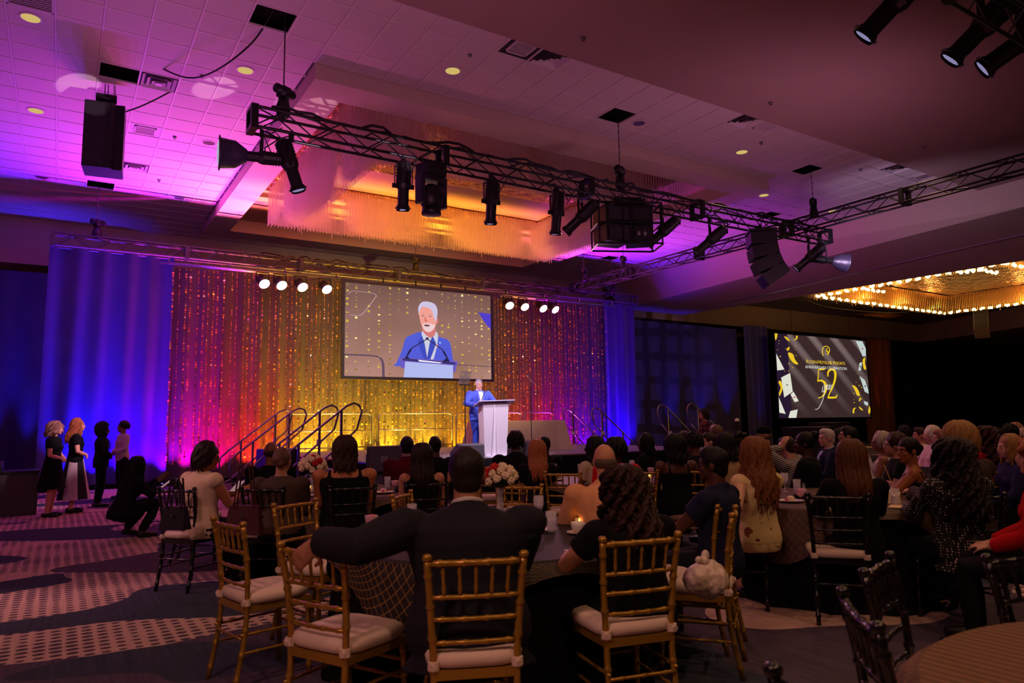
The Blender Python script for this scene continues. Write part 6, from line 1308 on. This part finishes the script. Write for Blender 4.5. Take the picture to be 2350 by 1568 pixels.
P('woman with big rounded black hair and thin-strapped black top', 1548, 1000, 7.95, 66, w=1.1, sk=(92, 54, 46), hair=('bob', (12, 9, 12), .34), top=BK, sleeve='none', neckline=2, vox=.012, skirt=1)
t, Hh, T, s, R_ = P('woman with sleek black hair and glasses in black, before the stage edge', 1480, 997, 9.7, 118, sk=(96, 60, 56), hair=('long', (14, 11, 14), .34), top=BK, sleeve='long', vox=.014, head=(14, 0), w=1.05); glasses(t, Hh)
P('woman in a bright red top with black hair, behind the peach shirt', 1412, 1008, 7.6, 66, w=1.15, sk=(80, 46, 40), hair=('bob', (12, 9, 11), .22), top=(206, 16, 26), sleeve='short', vox=.014)
P('woman with long black hair leaning left in a cream top', 1366, 1004, 8.15, 84, w=1.0, sk=(120, 74, 58), hair=('wavy', (12, 9, 11), .52), top=(196, 176, 150), sleeve='short', vox=.014, lean=6)
P('woman with long straight blonde hair and dark top, middle table', 1232, 1012, 8.2, 62, w=1.0, sk=LT, hair=('long', (168, 98, 62), .50), top=(20, 18, 26), sleeve='short', vox=.013)
P('man in a black suit with twisted dark hair, centre', 1183, 992, 8.9, 66, fem=False, w=1.1, sk=(90, 54, 46), hair=('dreads', (18, 12, 14)), top=(16, 14, 20), jacket=(120, 110, 120), sleeve='long', vox=.013)
P('man with round cropped black hair in a black tee, centre', 1250, 1002, 9.8, 58, fem=False, w=.96, sk=(70, 42, 38), hair=('short', (14, 10, 14)), top=(20, 18, 24), sleeve='short', vox=.015)
P('person with short dark hair in black, left of the suited man\'s head', 998, 1002, 9.2, 72, fem=False, w=.94, sk=(90, 56, 48), hair=('short', (24, 12, 16)), top=(18, 14, 20), sleeve='long', vox=.014)
P('man in a maroon jacket with cropped black hair', 934, 1002, 8.6, 66, fem=False, w=1.06, sk=(170, 116, 92), hair=('short', (12, 10, 12)), top=(88, 14, 30), jacket=(150, 130, 150), sleeve='long', vox=.013)
P('woman with long dark hair in a black sleeveless top with white trim', 968, 1021, 6.9, 66, w=1.02, sk=(190, 128, 96), hair=('long', (36, 18, 20), .50), top=BK, sleeve='none', neckline=1, vox=.012)
P('woman in a black tank top with dark shoulder-length hair', 792, 1004, 6.62, 72, w=1.28, sk=(190, 116, 74), hair=('long', (52, 30, 20), .34), top=BK, sleeve='none', neckline=1, vox=.011)
P('woman with grey-brown hair pinned up in a brown lace top', 648, 1028, 6.55, 62, w=1.18, sk=(190, 134, 104), hair=('updo', (104, 74, 62), .02), top=(60, 40, 30), tophm=patt('brown_lace', 'noise', (28, 20, 18), (92, 66, 48)), sleeve='long', vox=.012, head=(-14, 0))
P('bald man in black behind the brown lace top', 622, 1014, 8.0, 78, fem=False, w=1.05, sk=(130, 78, 54), hair=('bald', (50, 30, 26)), top=(14, 12, 16), sleeve='long', vox=.014)
t, Hh, T, s, R_ = P('woman in a white draped top with glasses reading her phone', 484, 1018, 6.66, 26, w=1.15, sk=(176, 110, 74), hair=('long', (36, 18, 20), .30), top=(226, 196, 168), sleeve='cap', vox=.010, det=True, head=(-38, 14), hem=-.10, arms=(((-.0, .40, .82), (-.6, -.2, -1), ((.1, .9, .3), (.6, 0, .3))), ((.10, .34, .80), (.6, -.3, -1), ((-.2, .9, .3), (-.6, 0, .3))))); glasses(t, Hh)
PH = mat('phone_glow_screen', (60, 50, 60), .2, emit=(200, 150, 150), es=.5, noise=.02)
def phone(w, rz, lb):
    t = thing('phone', lb, 'phone', w, rz); ob('case', (MB().box((0, 0, 0), (.038, .078, .005), rotx(.6)), BLACK), t); ob('screen', (MB().box(rotx(.6) @ V((0, 0, .0056)), (.034, .073, .0008), rotx(.6)), PH), t)
phone(deep(545, 1117, 6.45), radians(-52), 'phone in the hands of the woman in white')
# ---- crouching photographer
t, Hh, T, s, R_ = P('crouching photographer in dark clothes with very long black hair', 318, 1067, 9.7, 20, 'crouch', sk=(120, 74, 66), hair=('long', (14, 10, 16), .62), top=(26, 22, 32), sleeve='long', bottom=(20, 18, 26), vox=.012, lean=20, det=True, head=(0, 2), s=1.0, arms=(((-.03, .42, .76), (-.5, -.2, -1), ((.2, .8, .5), (.6, 0, .3))), ((.06, .38, .72), (.5, -.2, -1), ((-.2, .8, .5), (-.6, 0, .3)))))
t.location.z = 0
phone(deep(381, 1112, 9.6), radians(-70), 'phone held up by the crouching photographer')
# ---- four standing hosts
def host(lb, px, yt, yf, face, **k):
    F0 = onZ(px, yf, 0); d = (F0-EYE).dot(FW); Tp = deep(px, yt, d); return person(lb, px, yt, d, face, 'stand', s=(Tp.z)/1.745, zf=0, **k)
host('woman with curly blonde ponytail in a short black dress, leftmost host', 129, 962, 1183, -18, sk=(226, 160, 140), hair=('curly', (150, 110, 96), .30), top=(14, 14, 20), sleeve='short', bottom=(14, 14, 20), skirt=(.50, .27), vox=.011, det=True, head=(0, 0))
host('woman with long strawberry-blonde hair in a black and white striped long dress', 180, 955, 1173, 0, sk=(226, 162, 142), hair=('wavy', (170, 96, 62), .48), top=(14, 14, 20), sleeve='short', bottom=patt('dress_panels', 'panel', (16, 16, 22), (205, 185, 190)), skirt=(.24, .33), vox=.011, det=True)
host('woman with large dark curly hair in a black suit and white blouse', 238, 968, 1160, 8, sk=(110, 66, 60), hair=('afro', (20, 14, 22), .14), top=(16, 14, 24), jacket=(206, 190, 200), sleeve='long', bottom=(14, 12, 20), vox=.012, det=True, hem=-.14)
host('woman in a pale jacket and black trousers with dark bob, facing left', 283, 963, 1143, 196, sk=(140, 92, 80), hair=('bob', (22, 14, 20), .20), top=(196, 170, 186), sleeve='long', bottom=(16, 14, 20), vox=.013, det=True, hem=-.10)
# ---- speaker on stage
F0 = onZ(1084, 1047, SZ); 
t, Hh, T, s, R_ = person('white-haired man in a blue suit speaking at the lectern', 1099, 865, 15.6, -98, 'stand', fem=False, w=1.08, sk=(236, 176, 160), hair=('short', (226, 220, 228)), top=(70, 86, 196), jacket=(206, 200, 216), sleeve='long', bottom=(54, 78, 190), hem=-.16, vox=.010, det=True, zf=SZ, s=.99, head=(-6, 2), arms=(((-.20, .30, 1.10), (-.8, -.4, -.4), ((.3, .9, 0), (0, 0, -1))), ((.20, .30, 1.10), (.8, -.4, -.4), ((-.3, .9, 0), (0, 0, -1)))))
ob('lapel_pin', (MB().ell(T(.085, .17, .36), (.008, .004, .010)), CHROME), t)
# ---- distant guests at right
for a in (('white-haired woman with glasses in a pale pink shirt', 2136, 980, 10.4, 142, dict(sk=(220, 160, 150), hair=('bob', (220, 196, 190), .24), top=(222, 180, 190), sleeve='long', det=True, w=1.1)),
    ('dark-haired woman in white and red left of the white-haired woman', 2111, 981, 11.2, 138, dict(sk=(200, 130, 120), hair=('short', (60, 30, 32)), top=(210, 180, 176), sleeve='short', det=True)),
    ('dark curly-haired man before the rust drape', 2072, 979, 11.9, 128, dict(fem=False, sk=(170, 110, 100), hair=('afro', (20, 12, 14), .105), top=BK, sleeve='long')),
    ('woman with long dark wavy hair in a red top at far right', 2258, 981, 8.3, 84, dict(sk=(200, 130, 120), hair=('curly', (56, 20, 28), .46), top=(150, 16, 34), sleeve='long', w=1.15)),
    ('blonde woman with straight long hair looking left, far right', 2314, 1000, 7.0, 138, dict(sk=(226, 166, 150), hair=('long', (160, 112, 70), .42), top=(40, 34, 80), sleeve='long', det=True)),
    ('man with dark hair and glasses behind the blonde, far right', 2292, 984, 10.2, 142, dict(fem=False, sk=(110, 66, 60), hair=('short', (24, 14, 18)), top=(24, 18, 26), sleeve='long', det=True)),
    ('dark-haired woman with a hair pin, far right', 2312, 976, 11.0, 96, dict(sk=(110, 66, 60), hair=('bob', (20, 12, 16), .24), top=(90, 12, 24), sleeve='long')),
    ('pale-haired person farthest back at right', 2328, 972, 12.6, 146, dict(sk=(220, 160, 140), hair=('wavy', (180, 130, 100), .3), top=(60, 44, 60), sleeve='long')),
    ('grey-haired woman in white at the right edge, far back', 2346, 986, 11.4, 130, dict(sk=(210, 150, 140), hair=('bob', (180, 150, 140), .2), top=(200, 180, 190), sleeve='long')),
    ('person with smooth dark hair between the blazer and the white shirt', 1929, 986, 10.3, 70, dict(sk=(90, 56, 50), hair=('bob', (20, 12, 16), .22), top=(24, 18, 22), sleeve='long')),
    ('man with reddish-grey hair beside the blonde bob', 2158, 986, 9.8, 132, dict(fem=False, sk=(216, 150, 140), hair=('short', (150, 96, 80)), top=(30, 26, 34), sleeve='long', det=True)),
    ('long-haired guest behind the dark-haired woman, far right', 2276, 983, 9.6, 82, dict(sk=(140, 90, 80), hair=('long', (40, 16, 24), .4), top=(24, 20, 28), sleeve='long')),
    ('photographer in black before the purple drape, camera raised', 1683, 1000, 11.4, 80, dict(sk=(200, 140, 120), hair=('bob', (30, 18, 20), .2), top=BK, sleeve='long', arms='phone')),
    ('guest with reddish-dark hair right of the big black hair', 1570, 993, 10.6, 74, dict(sk=(100, 60, 56), hair=('bob', (44, 16, 34), .22), top=(24, 14, 24), sleeve='long')),
    ('pale-faced guest half hidden by the braided woman', 1628, 993, 9.5, 150, dict(sk=(214, 160, 140), hair=('short', (50, 34, 30)), top=(40, 30, 36), sleeve='long', det=True))):
    k = dict(vox=.016); k.update(a[5]); person(a[0], a[1], a[2], a[3], a[4], **k)
q = deep(1693, 998, 10.2); t = thing('camera', 'camera with a tall white-domed flash held above the crowd', 'camera', q, .5)
ob('camera_body', (MB().box((0, 0, 0), (.07, .035, .05)).tube([(0, -.03, 0), (0, -.12, 0)], .035, 10), BLACK, True), t); ob('flash_unit', (MB().box((0, 0, .12), (.035, .03, .07)), BLACK), t); ob('diffuser_dome', (MB().ell((0, 0, .20), (.04, .035, .035)), WHITE, True), t)
# lit plinth boxes in the background
for px, py, d, lb in ((1905, 983, 20, 'dark equipment case behind the grey-bearded man, purple edge'), (1858, 1000, 16, 'blue-lit equipment case behind the black-topped woman')):
    q = deep(px, py+14, d); hq = q.z/2+.15; o = ob('equipment_case', (MB().box((0, 0, 0), (.7, .4, hq)).box((0, 0, hq+.01), (.72, .42, .02)), BLACK), None, (q.x, q.y, hq), .4); tag(o, lb, 'case')
